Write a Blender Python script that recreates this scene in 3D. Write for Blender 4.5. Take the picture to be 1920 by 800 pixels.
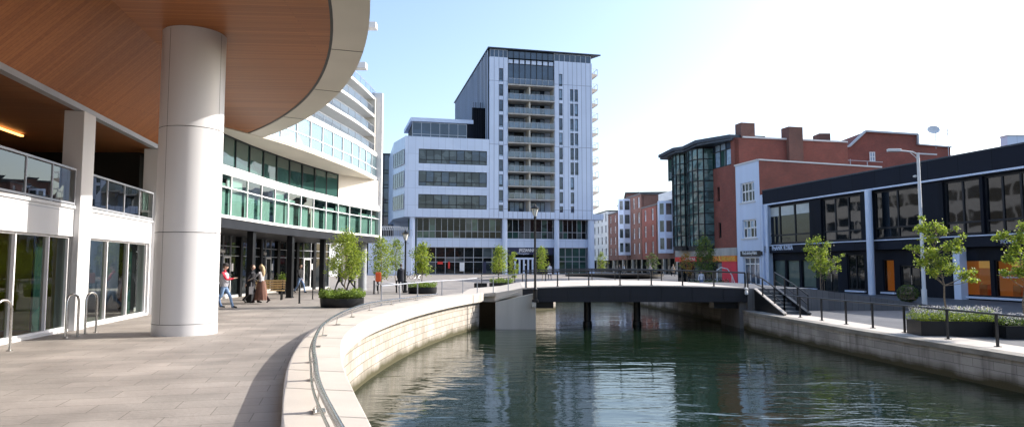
import bpy, bmesh, math, random
from mathutils import Vector, Matrix
for o in list(bpy.data.objects): bpy.data.objects.remove(o)
random.seed(7)
SC = bpy.context.scene
COL = SC.collection
R = math.radians
# ---------------------------------------------------------------- camera, sky, sun, exposure
FPX, TH, CH = 1280.0, math.atan(97/1280), 1.65
cam = bpy.data.cameras.new('camera'); camo = bpy.data.objects.new('camera', cam); COL.objects.link(camo)
cam.lens = 24.0; cam.sensor_width = 36.0; cam.clip_end = 6000; cam.clip_start = 0.05
camo.location = (0, 0, CH); camo.rotation_euler = (R(90)+TH, 0, 0)
SC.camera = camo
SUN_AZ, SUN_EL = R(73), R(30)
w = bpy.data.worlds.new('World'); SC.world = w; w.use_nodes = True
nt = w.node_tree; bg = nt.nodes['Background']
sky = nt.nodes.new('ShaderNodeTexSky'); sky.sky_type = 'NISHITA'; sky.sun_disc = False
sky.sun_elevation = SUN_EL; sky.sun_rotation = SUN_AZ; sky.air_density = 1.0; sky.dust_density = 2.4; sky.ozone_density = 1.6
nt.links.new(sky.outputs[0], bg.inputs[0]); bg.inputs[1].default_value = 0.15
sl = bpy.data.lights.new('sun', 'SUN'); sl.energy = 3.3; sl.angle = R(0.5); sl.color = (1, 0.94, 0.86)
so = bpy.data.objects.new('sun', sl); COL.objects.link(so)
sd = Vector((math.sin(SUN_AZ)*math.cos(SUN_EL), math.cos(SUN_AZ)*math.cos(SUN_EL), math.sin(SUN_EL)))
so.rotation_euler = sd.to_track_quat('Z', 'Y').to_euler(); so.location = (40, 10, 60)
SC.view_settings.view_transform = 'Standard'; SC.view_settings.look = 'None'
SC.view_settings.exposure = 1.15; SC.view_settings.gamma = 1; SC.view_settings.use_curve_mapping = False
SC.cycles.max_bounces = 7; SC.cycles.transparent_max_bounces = 12; SC.cycles.caustics_reflective = False; SC.cycles.caustics_refractive = False

# ---------------------------------------------------------------- helpers
def ray(px, py):
    u = (px-960)/FPX; v = (400-py)/FPX
    return Vector((u, math.cos(TH)-v*math.sin(TH), math.sin(TH)+v*math.cos(TH)))
def sm(t): t = max(0, min(1, t)); return t*t*(3-2*t)
class Frame:                      # a facade plane: origin, heading; local x along, y into the building, z up
    def __init__(s, O, a):
        s.O = Vector((O[0], O[1], 0)); s.a = a
        s.x = Vector((math.cos(a), math.sin(a), 0)); s.n = Vector((-math.sin(a), math.cos(a), 0))
    def hit(s, px, py, off=0):
        r = ray(px, py); C = Vector((0, 0, CH))
        t = ((s.O + s.n*off - C).dot(s.n))/r.dot(s.n); p = C + r*t
        return (p-s.O).dot(s.x), p.z
    def S(s, px, off=0): return s.hit(px, 497, off)[0]
    def Z(s, px, py, off=0): return s.hit(px, py, off)[1]
    def root(s, name): 
        o = empty(name, (s.O.x, s.O.y, 0)); o.rotation_euler.z = s.a; return o
    def world(s, x, y, z=0): return s.O + s.x*x + s.n*y + Vector((0, 0, z))
def empty(name, loc, rz=0):
    o = bpy.data.objects.new(name, None); COL.objects.link(o); o.location = loc; o.rotation_euler.z = rz
    o.empty_display_size = .2
    return o
def tag(o, label=None, cat=None, group=None, kind=None):
    if label: o['label'] = label
    if cat: o['category'] = cat
    if group: o['group'] = group
    if kind: o['kind'] = kind
    return o
class MB:
    def __init__(s): s.v = []; s.f = []; s.m = []; s.uv = []; s.has = False
    def face(s, pts, m=0, uv=None):
        n = len(s.v); s.v += [tuple(p) for p in pts]; s.f.append(tuple(range(n, n+len(pts)))); s.m.append(m)
        if uv: s.has = True
        s.uv += list(uv) if uv else [(0, 0)]*len(pts)
    def box(s, x0, x1, y0, y1, z0, z1, m=0):
        if x0 > x1: x0, x1 = x1, x0
        if y0 > y1: y0, y1 = y1, y0
        if z0 > z1: z0, z1 = z1, z0
        s.prism([(x0, y0), (x1, y0), (x1, y1), (x0, y1)], z0, z1, m); return s
    def prism(s, P, z0, z1, m=0, m_top=None, m_side=None):
        ar = sum(P[i][0]*P[(i+1) % len(P)][1]-P[(i+1) % len(P)][0]*P[i][1] for i in range(len(P)))
        if ar < 0: P = P[::-1]
        f0 = z0 if callable(z0) else (lambda x, y: z0); f1 = z1 if callable(z1) else (lambda x, y: z1)
        s.face([(x, y, f1(x, y)) for x, y in P], m if m_top is None else m_top)
        s.face([(x, y, f0(x, y)) for x, y in P[::-1]], m)
        L = 0
        for i in range(len(P)):
            a = P[i]; b = P[(i+1) % len(P)]; d = math.hypot(a[0]-b[0], a[1]-b[1])
            s.face([(a[0], a[1], f0(*a)), (b[0], b[1], f0(*b)), (b[0], b[1], f1(*b)), (a[0], a[1], f1(*a))], m if m_side is None else m_side,
                   [(L, f0(*a)), (L+d, f0(*b)), (L+d, f1(*b)), (L, f1(*a))]); L += d
        return s
    def bar(s, a, b, w, h, m=0, up=(0, 0, 1)):
        a = Vector(a); b = Vector(b); d = (b-a).normalized(); u = Vector(up)
        if abs(d.dot(u)) > .98: u = Vector((1, 0, 0))
        r = d.cross(u).normalized(); t = r.cross(d)
        q = [(r*i*w/2+t*j*h/2) for i, j in ((-1, -1), (1, -1), (1, 1), (-1, 1))]
        A = [a+x for x in q]; B = [b+x for x in q]
        s.face(A[::-1], m); s.face(B, m)
        for i in range(4): s.face([A[i], A[(i+1) % 4], B[(i+1) % 4], B[i]], m)
        return s
    def tube(s, pts, r, n=8, m=0, cap=True):
        pts = [Vector(p) for p in pts]; rr = r if isinstance(r, (list, tuple)) else [r]*len(pts)
        rings = []; up = Vector((0, 0, 1)); pu = None
        for i, p in enumerate(pts):
            d = (pts[min(i+1, len(pts)-1)]-pts[max(i-1, 0)]).normalized()
            if pu is None: pu = Vector((1, 0, 0)) if abs(d.z) > .9 else up
            u = (pu-d*pu.dot(d)).normalized(); pu = u; v = d.cross(u)
            n0 = len(s.v)
            for k in range(n):
                a = 2*math.pi*k/n; s.v.append(tuple(p+(u*math.cos(a)+v*math.sin(a))*rr[i]))
            rings.append(n0)
        for i in range(len(pts)-1):
            for k in range(n):
                s.f.append((rings[i]+k, rings[i]+(k+1) % n, rings[i+1]+(k+1) % n, rings[i+1]+k)); s.m.append(m); s.uv += [(0, 0)]*4
        if cap:
            s.f.append(tuple(rings[0]+k for k in range(n))[::-1]); s.m.append(m); s.uv += [(0, 0)]*n
            s.f.append(tuple(rings[-1]+k for k in range(n))); s.m.append(m); s.uv += [(0, 0)]*n
        return s
    def lathe(s, prof, c=(0, 0, 0), n=16, m=0):       # prof: (r, z)
        base = len(s.v)
        for r, z in prof:
            for k in range(n):
                a = 2*math.pi*k/n; s.v.append((c[0]+r*math.cos(a), c[1]+r*math.sin(a), c[2]+z))
        for i in range(len(prof)-1):
            for k in range(n):
                s.f.append((base+i*n+k, base+i*n+(k+1) % n, base+(i+1)*n+(k+1) % n, base+(i+1)*n+k)); s.m.append(m); s.uv += [(0, 0)]*4
        for i, rev in ((0, True), (len(prof)-1, False)):
            t = tuple(base+i*n+k for k in range(n)); s.f.append(t[::-1] if rev else t); s.m.append(m); s.uv += [(0, 0)]*n
        return s
    def strip(s, C, z0, z1, m=0, flip=False):         # vertical ribbon on a plan curve, uv = arc length, z
        L = 0
        for a, b in zip(C[:-1], C[1:]):
            d = math.hypot(a[0]-b[0], a[1]-b[1])
            p = [(a[0], a[1], z0), (b[0], b[1], z0), (b[0], b[1], z1), (a[0], a[1], z1)]; u = [(L, z0), (L+d, z0), (L+d, z1), (L, z1)]
            if flip: p = p[::-1]; u = u[::-1]
            s.face(p, m, u); L += d
        return s
    def band(s, C, D, z0, z1, m=0):                   # solid between two matching plan curves
        s.strip(C, z0, z1, m); s.strip(D, z0, z1, m, True)
        for i in range(len(C)-1):
            a, b, c, d = C[i], C[i+1], D[i+1], D[i]
            s.face([(*a, z1), (*b, z1), (*c, z1), (*d, z1)], m); s.face([(*d, z0), (*c, z0), (*b, z0), (*a, z0)], m)
        for a, d in ((C[0], D[0]), (C[-1], D[-1])): s.face([(*a, z0), (*d, z0), (*d, z1), (*a, z1)], m)
        return s
    def wall(s, x0, x1, z0, z1, y0, y1, holes, m=0):  # wall in local xz with real openings
        xs = sorted({x0, x1}|{min(max(h[i], x0), x1) for h in holes for i in (0, 1)})
        zs = sorted({z0, z1}|{min(max(h[i], z0), z1) for h in holes for i in (2, 3)})
        def hole(x, z): return any(h[0] < x < h[1] and h[2] < z < h[3] for h in holes)
        for a, b in zip(xs[:-1], xs[1:]):
            for c, d in zip(zs[:-1], zs[1:]):
                if hole((a+b)/2, (c+d)/2): continue
                s.face([(a, y0, c), (b, y0, c), (b, y0, d), (a, y0, d)], m); s.face([(b, y1, c), (a, y1, c), (a, y1, d), (b, y1, d)], m)
        for h in holes:
            a, b, c, d = max(h[0], x0), min(h[1], x1), max(h[2], z0), min(h[3], z1)
            s.face([(a, y0, c), (a, y1, c), (a, y1, d), (a, y0, d)][::-1], m); s.face([(b, y0, c), (b, y1, c), (b, y1, d), (b, y0, d)], m)
            s.face([(a, y0, d), (b, y0, d), (b, y1, d), (a, y1, d)], m); s.face([(a, y0, c), (b, y0, c), (b, y1, c), (a, y1, c)][::-1], m)
        for x, f in ((x0, 1), (x1, -1)):
            s.face([(x, y0, z0), (x, y1, z0), (x, y1, z1), (x, y0, z1)][::-f], m)
        s.face([(x0, y0, z1), (x1, y0, z1), (x1, y1, z1), (x0, y1, z1)], m)
        s.face([(x0, y0, z0), (x1, y0, z0), (x1, y1, z0), (x0, y1, z0)][::-1], m)
        return s
    def build(s, name, mats, parent=None, smooth=False, bevel=0, fix=False):
        me = bpy.data.meshes.new(name); me.from_pydata(s.v, [], s.f)
        if not isinstance(mats, (list, tuple)): mats = [mats]
        for x in mats: me.materials.append(x)
        me.polygons.foreach_set('material_index', s.m)
        if s.has:
            ul = me.uv_layers.new(name='UVMap'); ul.data.foreach_set('uv', [c for t in s.uv for c in t])
        me.validate()
        if fix or smooth or bevel:
            bm = bmesh.new(); bm.from_mesh(me)
            bmesh.ops.remove_doubles(bm, verts=bm.verts, dist=1e-4); bmesh.ops.recalc_face_normals(bm, faces=bm.faces)
            bm.to_mesh(me); bm.free()
        if smooth:
            me.polygons.foreach_set('use_smooth', [True]*len(me.polygons))
            me.set_sharp_from_angle(angle=R(38))
        o = bpy.data.objects.new(name, me); COL.objects.link(o)
        if parent is not None: o.parent = parent
        if bevel:
            b = o.modifiers.new('b', 'BEVEL'); b.width = bevel; b.segments = 2; b.limit_method = 'ANGLE'; b.angle_limit = R(40)
        return o
def copy_tree(o, parent=None):
    c = o.copy(); COL.objects.link(c); c.parent = parent
    for ch in [x for x in o.children]: copy_tree(ch, c)
    return c
def smooth_curve(P, step=.5):
    out = []
    Q = [P[0]]+list(P)+[P[-1]]
    for i in range(1, len(Q)-2):
        p0, p1, p2, p3 = Q[i-1], Q[i], Q[i+1], Q[i+2]
        n = max(1, int(math.dist(p1, p2)/step))
        for k in range(n):
            t = k/n
            out.append(tuple(.5*(2*b+(c-a)*t+(2*a-5*b+4*c-d)*t*t+(3*b-a-3*c+d)*t**3) for a, b, c, d in zip(p0, p1, p2, p3)))
    out.append(tuple(P[-1])); return out
def offset(C, d):                                      # +d = to the left of travel
    o = []
    for i, p in enumerate(C):
        a = C[max(i-1, 0)]; b = C[min(i+1, len(C)-1)]; t = Vector((b[0]-a[0], b[1]-a[1])).normalized()
        o.append((p[0]-t.y*d, p[1]+t.x*d))
    return o
def resample(C, step=None, n=None):
    L = [0]
    for a, b in zip(C[:-1], C[1:]): L.append(L[-1]+math.dist(a, b))
    n = n or max(1, round(L[-1]/step)); out = []; j = 0
    for i in range(n+1):
        t = L[-1]*i/n
        while j < len(L)-2 and L[j+1] < t: j += 1
        k = (t-L[j])/max(1e-9, L[j+1]-L[j]); out.append(tuple(a+(b-a)*k for a, b in zip(C[j], C[j+1])))
    return out

# ---------------------------------------------------------------- materials
def newmat(name):
    m = bpy.data.materials.new(name); m.use_nodes = True; n = m.node_tree; return m, n, n.nodes['Principled BSDF']
def N(n, t, **k):
    x = n.nodes.new(t)
    for a, b in k.items():
        if a in x.inputs: x.inputs[a].default_value = b
        else: setattr(x, a, b)
    return x
def rgba(c): return (*c, 1)
def mat(name, c, rough=.6, metal=0, var=.12, vs=1.5, bump=0, bs=30, spec=.5, stain=0, streak=False):
    m, n, p = newmat(name); L = n.links.new
    p.inputs['Roughness'].default_value = rough; p.inputs['Metallic'].default_value = metal; p.inputs['Specular IOR Level'].default_value = spec
    tc = N(n, 'ShaderNodeTexCoord'); mp = N(n, 'ShaderNodeMapping'); L(tc.outputs['Object'], mp.inputs[0])
    if streak: mp.inputs['Scale'].default_value = (1, 1, .12)
    nz = N(n, 'ShaderNodeTexNoise'); nz.inputs['Scale'].default_value = vs; nz.inputs['Detail'].default_value = 5; L(mp.outputs[0], nz.inputs['Vector'])
    cr = N(n, 'ShaderNodeValToRGB'); e = cr.color_ramp.elements
    e[0].position = .3; e[1].position = .7
    e[0].color = rgba([x*(1-var) for x in c]); e[1].color = rgba([min(1, x*(1+var)) for x in c])
    L(nz.outputs[0], cr.inputs[0]); L(cr.outputs[0], p.inputs['Base Color'])
    mr = N(n, 'ShaderNodeMapRange'); mr.inputs['To Min'].default_value = max(0, rough-.07); mr.inputs['To Max'].default_value = min(1, rough+.1)
    L(nz.outputs[0], mr.inputs[0]); L(mr.outputs[0], p.inputs['Roughness'])
    if bump:
        n2 = N(n, 'ShaderNodeTexNoise'); n2.inputs['Scale'].default_value = bs; n2.inputs['Detail'].default_value = 4; L(tc.outputs['Object'], n2.inputs['Vector'])
        b = N(n, 'ShaderNodeBump'); b.inputs['Strength'].default_value = bump; b.inputs['Distance'].default_value = .02
        L(n2.outputs[0], b.inputs['Height']); L(b.outputs[0], p.inputs['Normal'])
    return m
def brickmat(name, c1, c2, mortar, bw, bh, ms, rough=.75, off=.5, uv=False, plan=False, var=.18, vs=.6, bump=.4, weather=None, low=None, sq=1.0, spec=.4, rot=0):
    m, n, p = newmat(name); L = n.links.new
    p.inputs['Specular IOR Level'].default_value = spec
    tc = N(n, 'ShaderNodeTexCoord'); sx = N(n, 'ShaderNodeSeparateXYZ'); cx = N(n, 'ShaderNodeCombineXYZ')
    if uv: vec = tc.outputs['UV']
    elif plan:
        mp = N(n, 'ShaderNodeMapping'); mp.inputs['Rotation'].default_value = (0, 0, rot); L(tc.outputs['Object'], mp.inputs[0]); vec = mp.outputs[0]
    else:
        L(tc.outputs['Object'], sx.inputs[0]); ad = N(n, 'ShaderNodeMath', operation='ADD'); L(sx.outputs[0], ad.inputs[0]); L(sx.outputs[1], ad.inputs[1])
        L(ad.outputs[0], cx.inputs[0]); L(sx.outputs[2], cx.inputs[1]); vec = cx.outputs[0]
    b = N(n, 'ShaderNodeTexBrick'); b.offset = off; b.squash = sq; b.squash_frequency = 2
    b.inputs['Color1'].default_value = rgba(c1); b.inputs['Color2'].default_value = rgba(c2); b.inputs['Mortar'].default_value = rgba(mortar)
    b.inputs['Scale'].default_value = 1; b.inputs['Mortar Size'].default_value = ms; b.inputs['Mortar Smooth'].default_value = .1; b.inputs['Bias'].default_value = 0
    b.inputs['Brick Width'].default_value = bw; b.inputs['Row Height'].default_value = bh
    L(vec, b.inputs['Vector'])
    nz = N(n, 'ShaderNodeTexNoise'); nz.inputs['Scale'].default_value = vs; nz.inputs['Detail'].default_value = 6; L(tc.outputs['Object'], nz.inputs['Vector'])
    mr = N(n, 'ShaderNodeMapRange'); mr.inputs['From Min'].default_value = .3; mr.inputs['From Max'].default_value = .7; mr.inputs['To Min'].default_value = 1-var; mr.inputs['To Max'].default_value = 1+var*.6; L(nz.outputs[0], mr.inputs[0])
    mx = N(n, 'ShaderNodeMix', data_type='RGBA', blend_type='MULTIPLY'); mx.inputs[0].default_value = 1
    L(b.outputs[0], mx.inputs[6]); L(mr.outputs[0], mx.inputs[7]); out = mx.outputs[2]
    if weather:       # vertical dirt streaks in the stone
        mp2 = N(n, 'ShaderNodeMapping'); mp2.inputs['Scale'].default_value = (2.2, 2.2, .18) if not uv else (2.2, .18, 1); L(tc.outputs['UV' if uv else 'Object'], mp2.inputs[0])
        n3 = N(n, 'ShaderNodeTexNoise'); n3.inputs['Scale'].default_value = 1; n3.inputs['Detail'].default_value = 5; L(mp2.outputs[0], n3.inputs['Vector'])
        r3 = N(n, 'ShaderNodeMapRange'); r3.inputs['From Min'].default_value = .53; r3.inputs['From Max'].default_value = .72; r3.inputs['To Max'].default_value = weather[1]; L(n3.outputs[0], r3.inputs[0])
        m3 = N(n, 'ShaderNodeMix', data_type='RGBA'); L(r3.outputs[0], m3.inputs[0]); L(out, m3.inputs[6]); m3.inputs[7].default_value = rgba(weather[0]); out = m3.outputs[2]
    if low:           # algae band above the water
        s3 = N(n, 'ShaderNodeSeparateXYZ'); L(tc.outputs['Object'], s3.inputs[0])
        a3 = N(n, 'ShaderNodeMath', operation='MULTIPLY_ADD'); L(nz.outputs[0], a3.inputs[0]); a3.inputs[1].default_value = .4; L(s3.outputs[2], a3.inputs[2])
        r4 = N(n, 'ShaderNodeMapRange'); r4.inputs['From Min'].default_value = low[0]; r4.inputs['From Max'].default_value = low[1]; r4.inputs['To Min'].default_value = 1; r4.inputs['To Max'].default_value = 0; L(a3.outputs[0], r4.inputs[0])
        m4 = N(n, 'ShaderNodeMix', data_type='RGBA'); L(r4.outputs[0], m4.inputs[0]); L(out, m4.inputs[6]); m4.inputs[7].default_value = rgba(low[2]); out = m4.outputs[2]
    L(out, p.inputs['Base Color'])
    mrr = N(n, 'ShaderNodeMapRange'); mrr.inputs['To Min'].default_value = rough-.12; mrr.inputs['To Max'].default_value = min(1, rough+.12); L(nz.outputs[0], mrr.inputs[0]); L(mrr.outputs[0], p.inputs['Roughness'])
    if bump:
        n2 = N(n, 'ShaderNodeTexNoise'); n2.inputs['Scale'].default_value = 14; L(tc.outputs['Object'], n2.inputs['Vector'])
        inv = N(n, 'ShaderNodeMath', operation='MULTIPLY_ADD'); L(b.outputs[1], inv.inputs[0]); inv.inputs[1].default_value = -1; L(n2.outputs[0], inv.inputs[2])
        bp = N(n, 'ShaderNodeBump'); bp.inputs['Strength'].default_value = bump; bp.inputs['Distance'].default_value = .015; L(inv.outputs[0], bp.inputs['Height']); L(bp.outputs[0], p.inputs['Normal'])
    return m
def glassmat(name, c, var=.5, rough=.03, spec=.9, vs=.35, wob=.05, c2=None):
    m, n, p = newmat(name); L = n.links.new
    tc = N(n, 'ShaderNodeTexCoord'); mp = N(n, 'ShaderNodeMapping'); mp.inputs['Scale'].default_value = (1, 1, 2.2); L(tc.outputs['Object'], mp.inputs[0])
    nz = N(n, 'ShaderNodeTexVoronoi'); nz.inputs['Scale'].default_value = vs; L(mp.outputs[0], nz.inputs['Vector'])
    mx = N(n, 'ShaderNodeMix', data_type='RGBA'); mx.inputs[6].default_value = rgba([x*(1-var) for x in c]); mx.inputs[7].default_value = rgba(c2 or [x*(1+var) for x in c])
    L(nz.outputs['Color'], mx.inputs[0]); L(mx.outputs[2], p.inputs['Base Color'])
    p.inputs['Roughness'].default_value = rough; p.inputs['Specular IOR Level'].default_value = spec; p.inputs['IOR'].default_value = 1.6
    n2 = N(n, 'ShaderNodeTexNoise'); n2.inputs['Scale'].default_value = .8; n2.inputs['Detail'].default_value = 1; L(tc.outputs['Object'], n2.inputs['Vector'])
    b = N(n, 'ShaderNodeBump'); b.inputs['Strength'].default_value = wob; b.inputs['Distance'].default_value = .3; L(n2.outputs[0], b.inputs['Height']); L(b.outputs[0], p.inputs['Normal'])
    return m
def clearglass(name, tint, ior=1.5, extra=0.0):
    m = bpy.data.materials.new(name); m.use_nodes = True; n = m.node_tree; n.nodes.clear(); L = n.links.new
    o = N(n, 'ShaderNodeOutputMaterial'); t = N(n, 'ShaderNodeBsdfTransparent'); t.inputs[0].default_value = rgba(tint)
    g = N(n, 'ShaderNodeBsdfGlossy'); g.inputs['Roughness'].default_value = .01; g.inputs[0].default_value = (1, 1, 1, 1)
    fr = N(n, 'ShaderNodeFresnel'); fr.inputs[0].default_value = ior
    ad = N(n, 'ShaderNodeMath', operation='ADD'); ad.inputs[1].default_value = extra; ad.use_clamp = True; L(fr.outputs[0], ad.inputs[0])
    mx = N(n, 'ShaderNodeMixShader'); L(ad.outputs[0], mx.inputs[0]); L(t.outputs[0], mx.inputs[1]); L(g.outputs[0], mx.inputs[2]); L(mx.outputs[0], o.inputs[0])
    return m
def leafmat(name, c, c2, tr=.45):
    m = bpy.data.materials.new(name); m.use_nodes = True; n = m.node_tree; n.nodes.clear(); L = n.links.new
    o = N(n, 'ShaderNodeOutputMaterial'); tc = N(n, 'ShaderNodeTexCoord'); nz = N(n, 'ShaderNodeTexNoise'); nz.inputs['Scale'].default_value = 6; L(tc.outputs['Object'], nz.inputs['Vector'])
    cr = N(n, 'ShaderNodeValToRGB'); cr.color_ramp.elements[0].position = .35; cr.color_ramp.elements[1].position = .65
    cr.color_ramp.elements[0].color = rgba(c); cr.color_ramp.elements[1].color = rgba(c2); L(nz.outputs[0], cr.inputs[0])
    d = N(n, 'ShaderNodeBsdfPrincipled'); d.inputs['Roughness'].default_value = .45; L(cr.outputs[0], d.inputs['Base Color'])
    t = N(n, 'ShaderNodeBsdfTranslucent'); L(cr.outputs[0], t.inputs[0])
    mx = N(n, 'ShaderNodeMixShader'); mx.inputs[0].default_value = tr; L(d.outputs[0], mx.inputs[1]); L(t.outputs[0], mx.inputs[2]); L(mx.outputs[0], o.inputs[0])
    return m
def woodmat(name, c1, c2, plank, rough=.45, axis=0, gap=.35, spec=.4, rot=0):
    m, n, p = newmat(name); L = n.links.new; p.inputs['Specular IOR Level'].default_value = spec
    tc = N(n, 'ShaderNodeTexCoord'); mp = N(n, 'ShaderNodeMapping'); mp.inputs['Rotation'].default_value = (0, 0, rot); L(tc.outputs['Object'], mp.inputs[0])
    b = N(n, 'ShaderNodeTexBrick'); b.offset = .37; b.inputs['Brick Width'].default_value = 9.0; b.inputs['Row Height'].default_value = plank; b.inputs['Mortar Size'].default_value = .004
    b.inputs['Scale'].default_value = 1; b.inputs['Color1'].default_value = (0, 0, 0, 1); b.inputs['Color2'].default_value = (1, 1, 1, 1); b.inputs['Mortar'].default_value = (.5, .5, .5, 1); L(mp.outputs[0], b.inputs['Vector'])
    m2 = N(n, 'ShaderNodeMapping'); m2.inputs['Scale'].default_value = (.16, 12, 12); L(mp.outputs[0], m2.inputs[0])
    nz = N(n, 'ShaderNodeTexNoise'); nz.inputs['Scale'].default_value = 1.6; nz.inputs['Detail'].default_value = 6; nz.inputs['Roughness'].default_value = .6; L(m2.outputs[0], nz.inputs['Vector'])
    a = N(n, 'ShaderNodeMath', operation='MULTIPLY_ADD'); L(b.outputs[0], a.inputs[0]); a.inputs[1].default_value = .34; 
    m5 = N(n, 'ShaderNodeMath', operation='MULTIPLY'); m5.inputs[1].default_value = .9; L(nz.outputs[0], m5.inputs[0]); L(m5.outputs[0], a.inputs[2])
    cr = N(n, 'ShaderNodeValToRGB'); cr.color_ramp.elements[0].color = rgba(c1); cr.color_ramp.elements[1].color = rgba(c2); cr.color_ramp.elements[0].position = .2; cr.color_ramp.elements[1].position = .85
    L(a.outputs[0], cr.inputs[0])
    mx = N(n, 'ShaderNodeMix', data_type='RGBA', blend_type='MULTIPLY'); gm = N(n, 'ShaderNodeMath', operation='MULTIPLY'); gm.inputs[1].default_value = gap; L(b.outputs[1], gm.inputs[0]); L(gm.outputs[0], mx.inputs[0])
    L(cr.outputs[0], mx.inputs[6]); mx.inputs[7].default_value = (.1, .06, .04, 1); L(mx.outputs[2], p.inputs['Base Color'])
    p.inputs['Roughness'].default_value = rough
    return m
def emit(name, c, s):
    m, n, p = newmat(name); p.inputs['Base Color'].default_value = rgba(c); p.inputs['Emission Color'].default_value = rgba(c); p.inputs['Emission Strength'].default_value = s; return m
def watermat():
    m, n, p = newmat('canal_water'); L = n.links.new
    p.inputs['Base Color'].default_value = (.009, .019, .010, 1); p.inputs['Roughness'].default_value = .015; p.inputs['IOR'].default_value = 1.333; p.inputs['Specular IOR Level'].default_value = .62
    tc = N(n, 'ShaderNodeTexCoord'); prev = None
    for sc, st, det, dist in (((.42, 1.15, 1), .34, 2, .085), ((1.6, 4.4, 1), .28, 3, .03), ((5, 12, 1), .14, 2, .009)):
        mp = N(n, 'ShaderNodeMapping'); mp.inputs['Scale'].default_value = sc; mp.inputs['Rotation'].default_value = (0, 0, R(8)); L(tc.outputs['Object'], mp.inputs[0])
        nz = N(n, 'ShaderNodeTexNoise'); nz.inputs['Scale'].default_value = 1; nz.inputs['Detail'].default_value = det; nz.inputs['Distortion'].default_value = .6; L(mp.outputs[0], nz.inputs['Vector'])
        b = N(n, 'ShaderNodeBump'); b.inputs['Strength'].default_value = st; b.inputs['Distance'].default_value = dist; L(nz.outputs[0], b.inputs['Height'])
        if sc[0] > 1:      # calm and ruffled patches
            pn = N(n, 'ShaderNodeTexNoise'); pn.inputs['Scale'].default_value = .16; pn.inputs['Detail'].default_value = 3; L(tc.outputs['Object'], pn.inputs['Vector'])
            pr = N(n, 'ShaderNodeMapRange'); pr.inputs['From Min'].default_value = .38; pr.inputs['From Max'].default_value = .62; pr.inputs['To Min'].default_value = st*.25; pr.inputs['To Max'].default_value = st*1.7
            L(pn.outputs[0], pr.inputs[0]); L(pr.outputs[0], b.inputs['Strength'])
        if prev: L(prev.outputs[0], b.inputs['Normal'])
        prev = b
    L(prev.outputs[0], p.inputs['Normal'])
    return m

M = {}
M['paving'] = brickmat('quay_paving', (.335, .3, .27), (.275, .25, .225), (.17, .15, .13), .92, .46, .006, plan=True, rough=.6, var=.3, vs=.75, bump=.3, rot=R(-14))
M['paving_far'] = brickmat('right_quay_paving', (.15, .15, .155), (.12, .12, .125), (.07, .07, .075), .6, .3, .008, plan=True, rough=.7, var=.2, vs=.4, bump=.2, rot=R(77))  # base lowered so the colour carries the shade over this quay
M['plaza'] = mat('plaza_paving', (.27, .26, .255), .7, var=.15, vs=.3)
M['coping'] = mat('coping_stone', (.54, .49, .43), .7, var=.1, vs=1.1, bump=.25, bs=60)
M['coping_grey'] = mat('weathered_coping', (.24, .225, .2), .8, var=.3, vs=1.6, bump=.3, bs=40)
M['stone'] = brickmat('quay_wall_blocks', (.5, .455, .395), (.39, .35, .3), (.2, .175, .145), .52, .26, .012, uv=True, rough=.8, var=.22, vs=1.1, bump=.5, weather=((.34, .27, .18), .5), low=(-1.34, -1.06, (.07, .062, .028)))
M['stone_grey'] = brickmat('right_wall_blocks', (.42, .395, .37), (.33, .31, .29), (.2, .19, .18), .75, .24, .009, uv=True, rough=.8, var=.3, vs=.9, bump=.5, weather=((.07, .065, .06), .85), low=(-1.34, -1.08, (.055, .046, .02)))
M['concrete'] = mat('abutment_concrete', (.42, .41, .385), .8, var=.15, vs=1.3, bump=.2, streak=True)
M['water'] = watermat()
M['bed'] = mat('canal_mud', (.03, .035, .02), .9)
M['panel'] = brickmat('white_metal_panels', (.60, .69, .85), (.55, .64, .80), (.4, .47, .6), 1.35, 3.1, .03, off=0, rough=.35, var=.05, vs=.3, bump=.1)  # white panels with the blue of the tower's shade mixed into the colour
M['panel_strip'] = brickmat('white_strip_cladding', (.60, .69, .85), (.55, .64, .80), (.26, .31, .42), .9, 12, .05, off=0, rough=.35, var=.05, vs=.3, bump=.1)  # same white cladding, shade blue carried in its colour
M['white'] = mat('white_render', (.66, .66, .66), .65, var=.05, vs=1.2, bump=.05)
M['white_b'] = mat('shade_tinted_render', (.60, .69, .86), .7, var=.06, vs=.8, streak=True)  # white render tinted blue to stand in for skylit shade
M['white_gloss'] = mat('white_cladding', (.62, .62, .63), .35, var=.06, vs=.9, spec=.35, streak=True)
M['cream'] = mat('cream_soffit', (.6, .56, .48), .7, var=.06, vs=.6)
M['soffit_brown'] = mat('brown_grey_soffit', (.33, .3, .28), .8, var=.12)
M['grey_render'] = mat('grey_render', (.36, .38, .41), .8)
M['beige'] = mat('beige_render', (.66, .62, .55), .7, var=.06, vs=.5)
M['navy'] = mat('dark_blue_cladding', (.010, .013, .021), .6, var=.35, vs=.8, streak=True, spec=.12)
M['navy_panel'] = brickmat('dark_fascia_panels', (.012, .015, .026), (.015, .019, .031), (.004, .005, .008), 2.6, 20, .02, off=0, spec=.12, rough=.6, var=.15, vs=.4, bump=.1)
M['black'] = mat('black_paint', (.007, .008, .01), .4, var=.3, vs=2, spec=.3)
M['blackmetal'] = mat('black_metal', (.02, .02, .022), .4, metal=.3, var=.3, vs=3)
M['beam'] = brickmat('beam_paint', (.011, .012, .019), (.011, .012, .019), (.009, .01, .013), 1.66, 9, .02, off=0, rough=.5, var=.25, vs=1, bump=.1)
M['steel'] = mat('brushed_steel', (.5, .49, .47), .22, metal=1, var=.12, vs=4)
M['wmetal'] = mat('white_frame_metal', (.75, .75, .76), .4, var=.05)
M['gmetal'] = mat('grey_frame_metal', (.42, .44, .48), .4, metal=.4, var=.08)
M['dframe'] = mat('dark_frame_metal', (.012, .014, .019), .45, var=.2, spec=.3)
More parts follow.
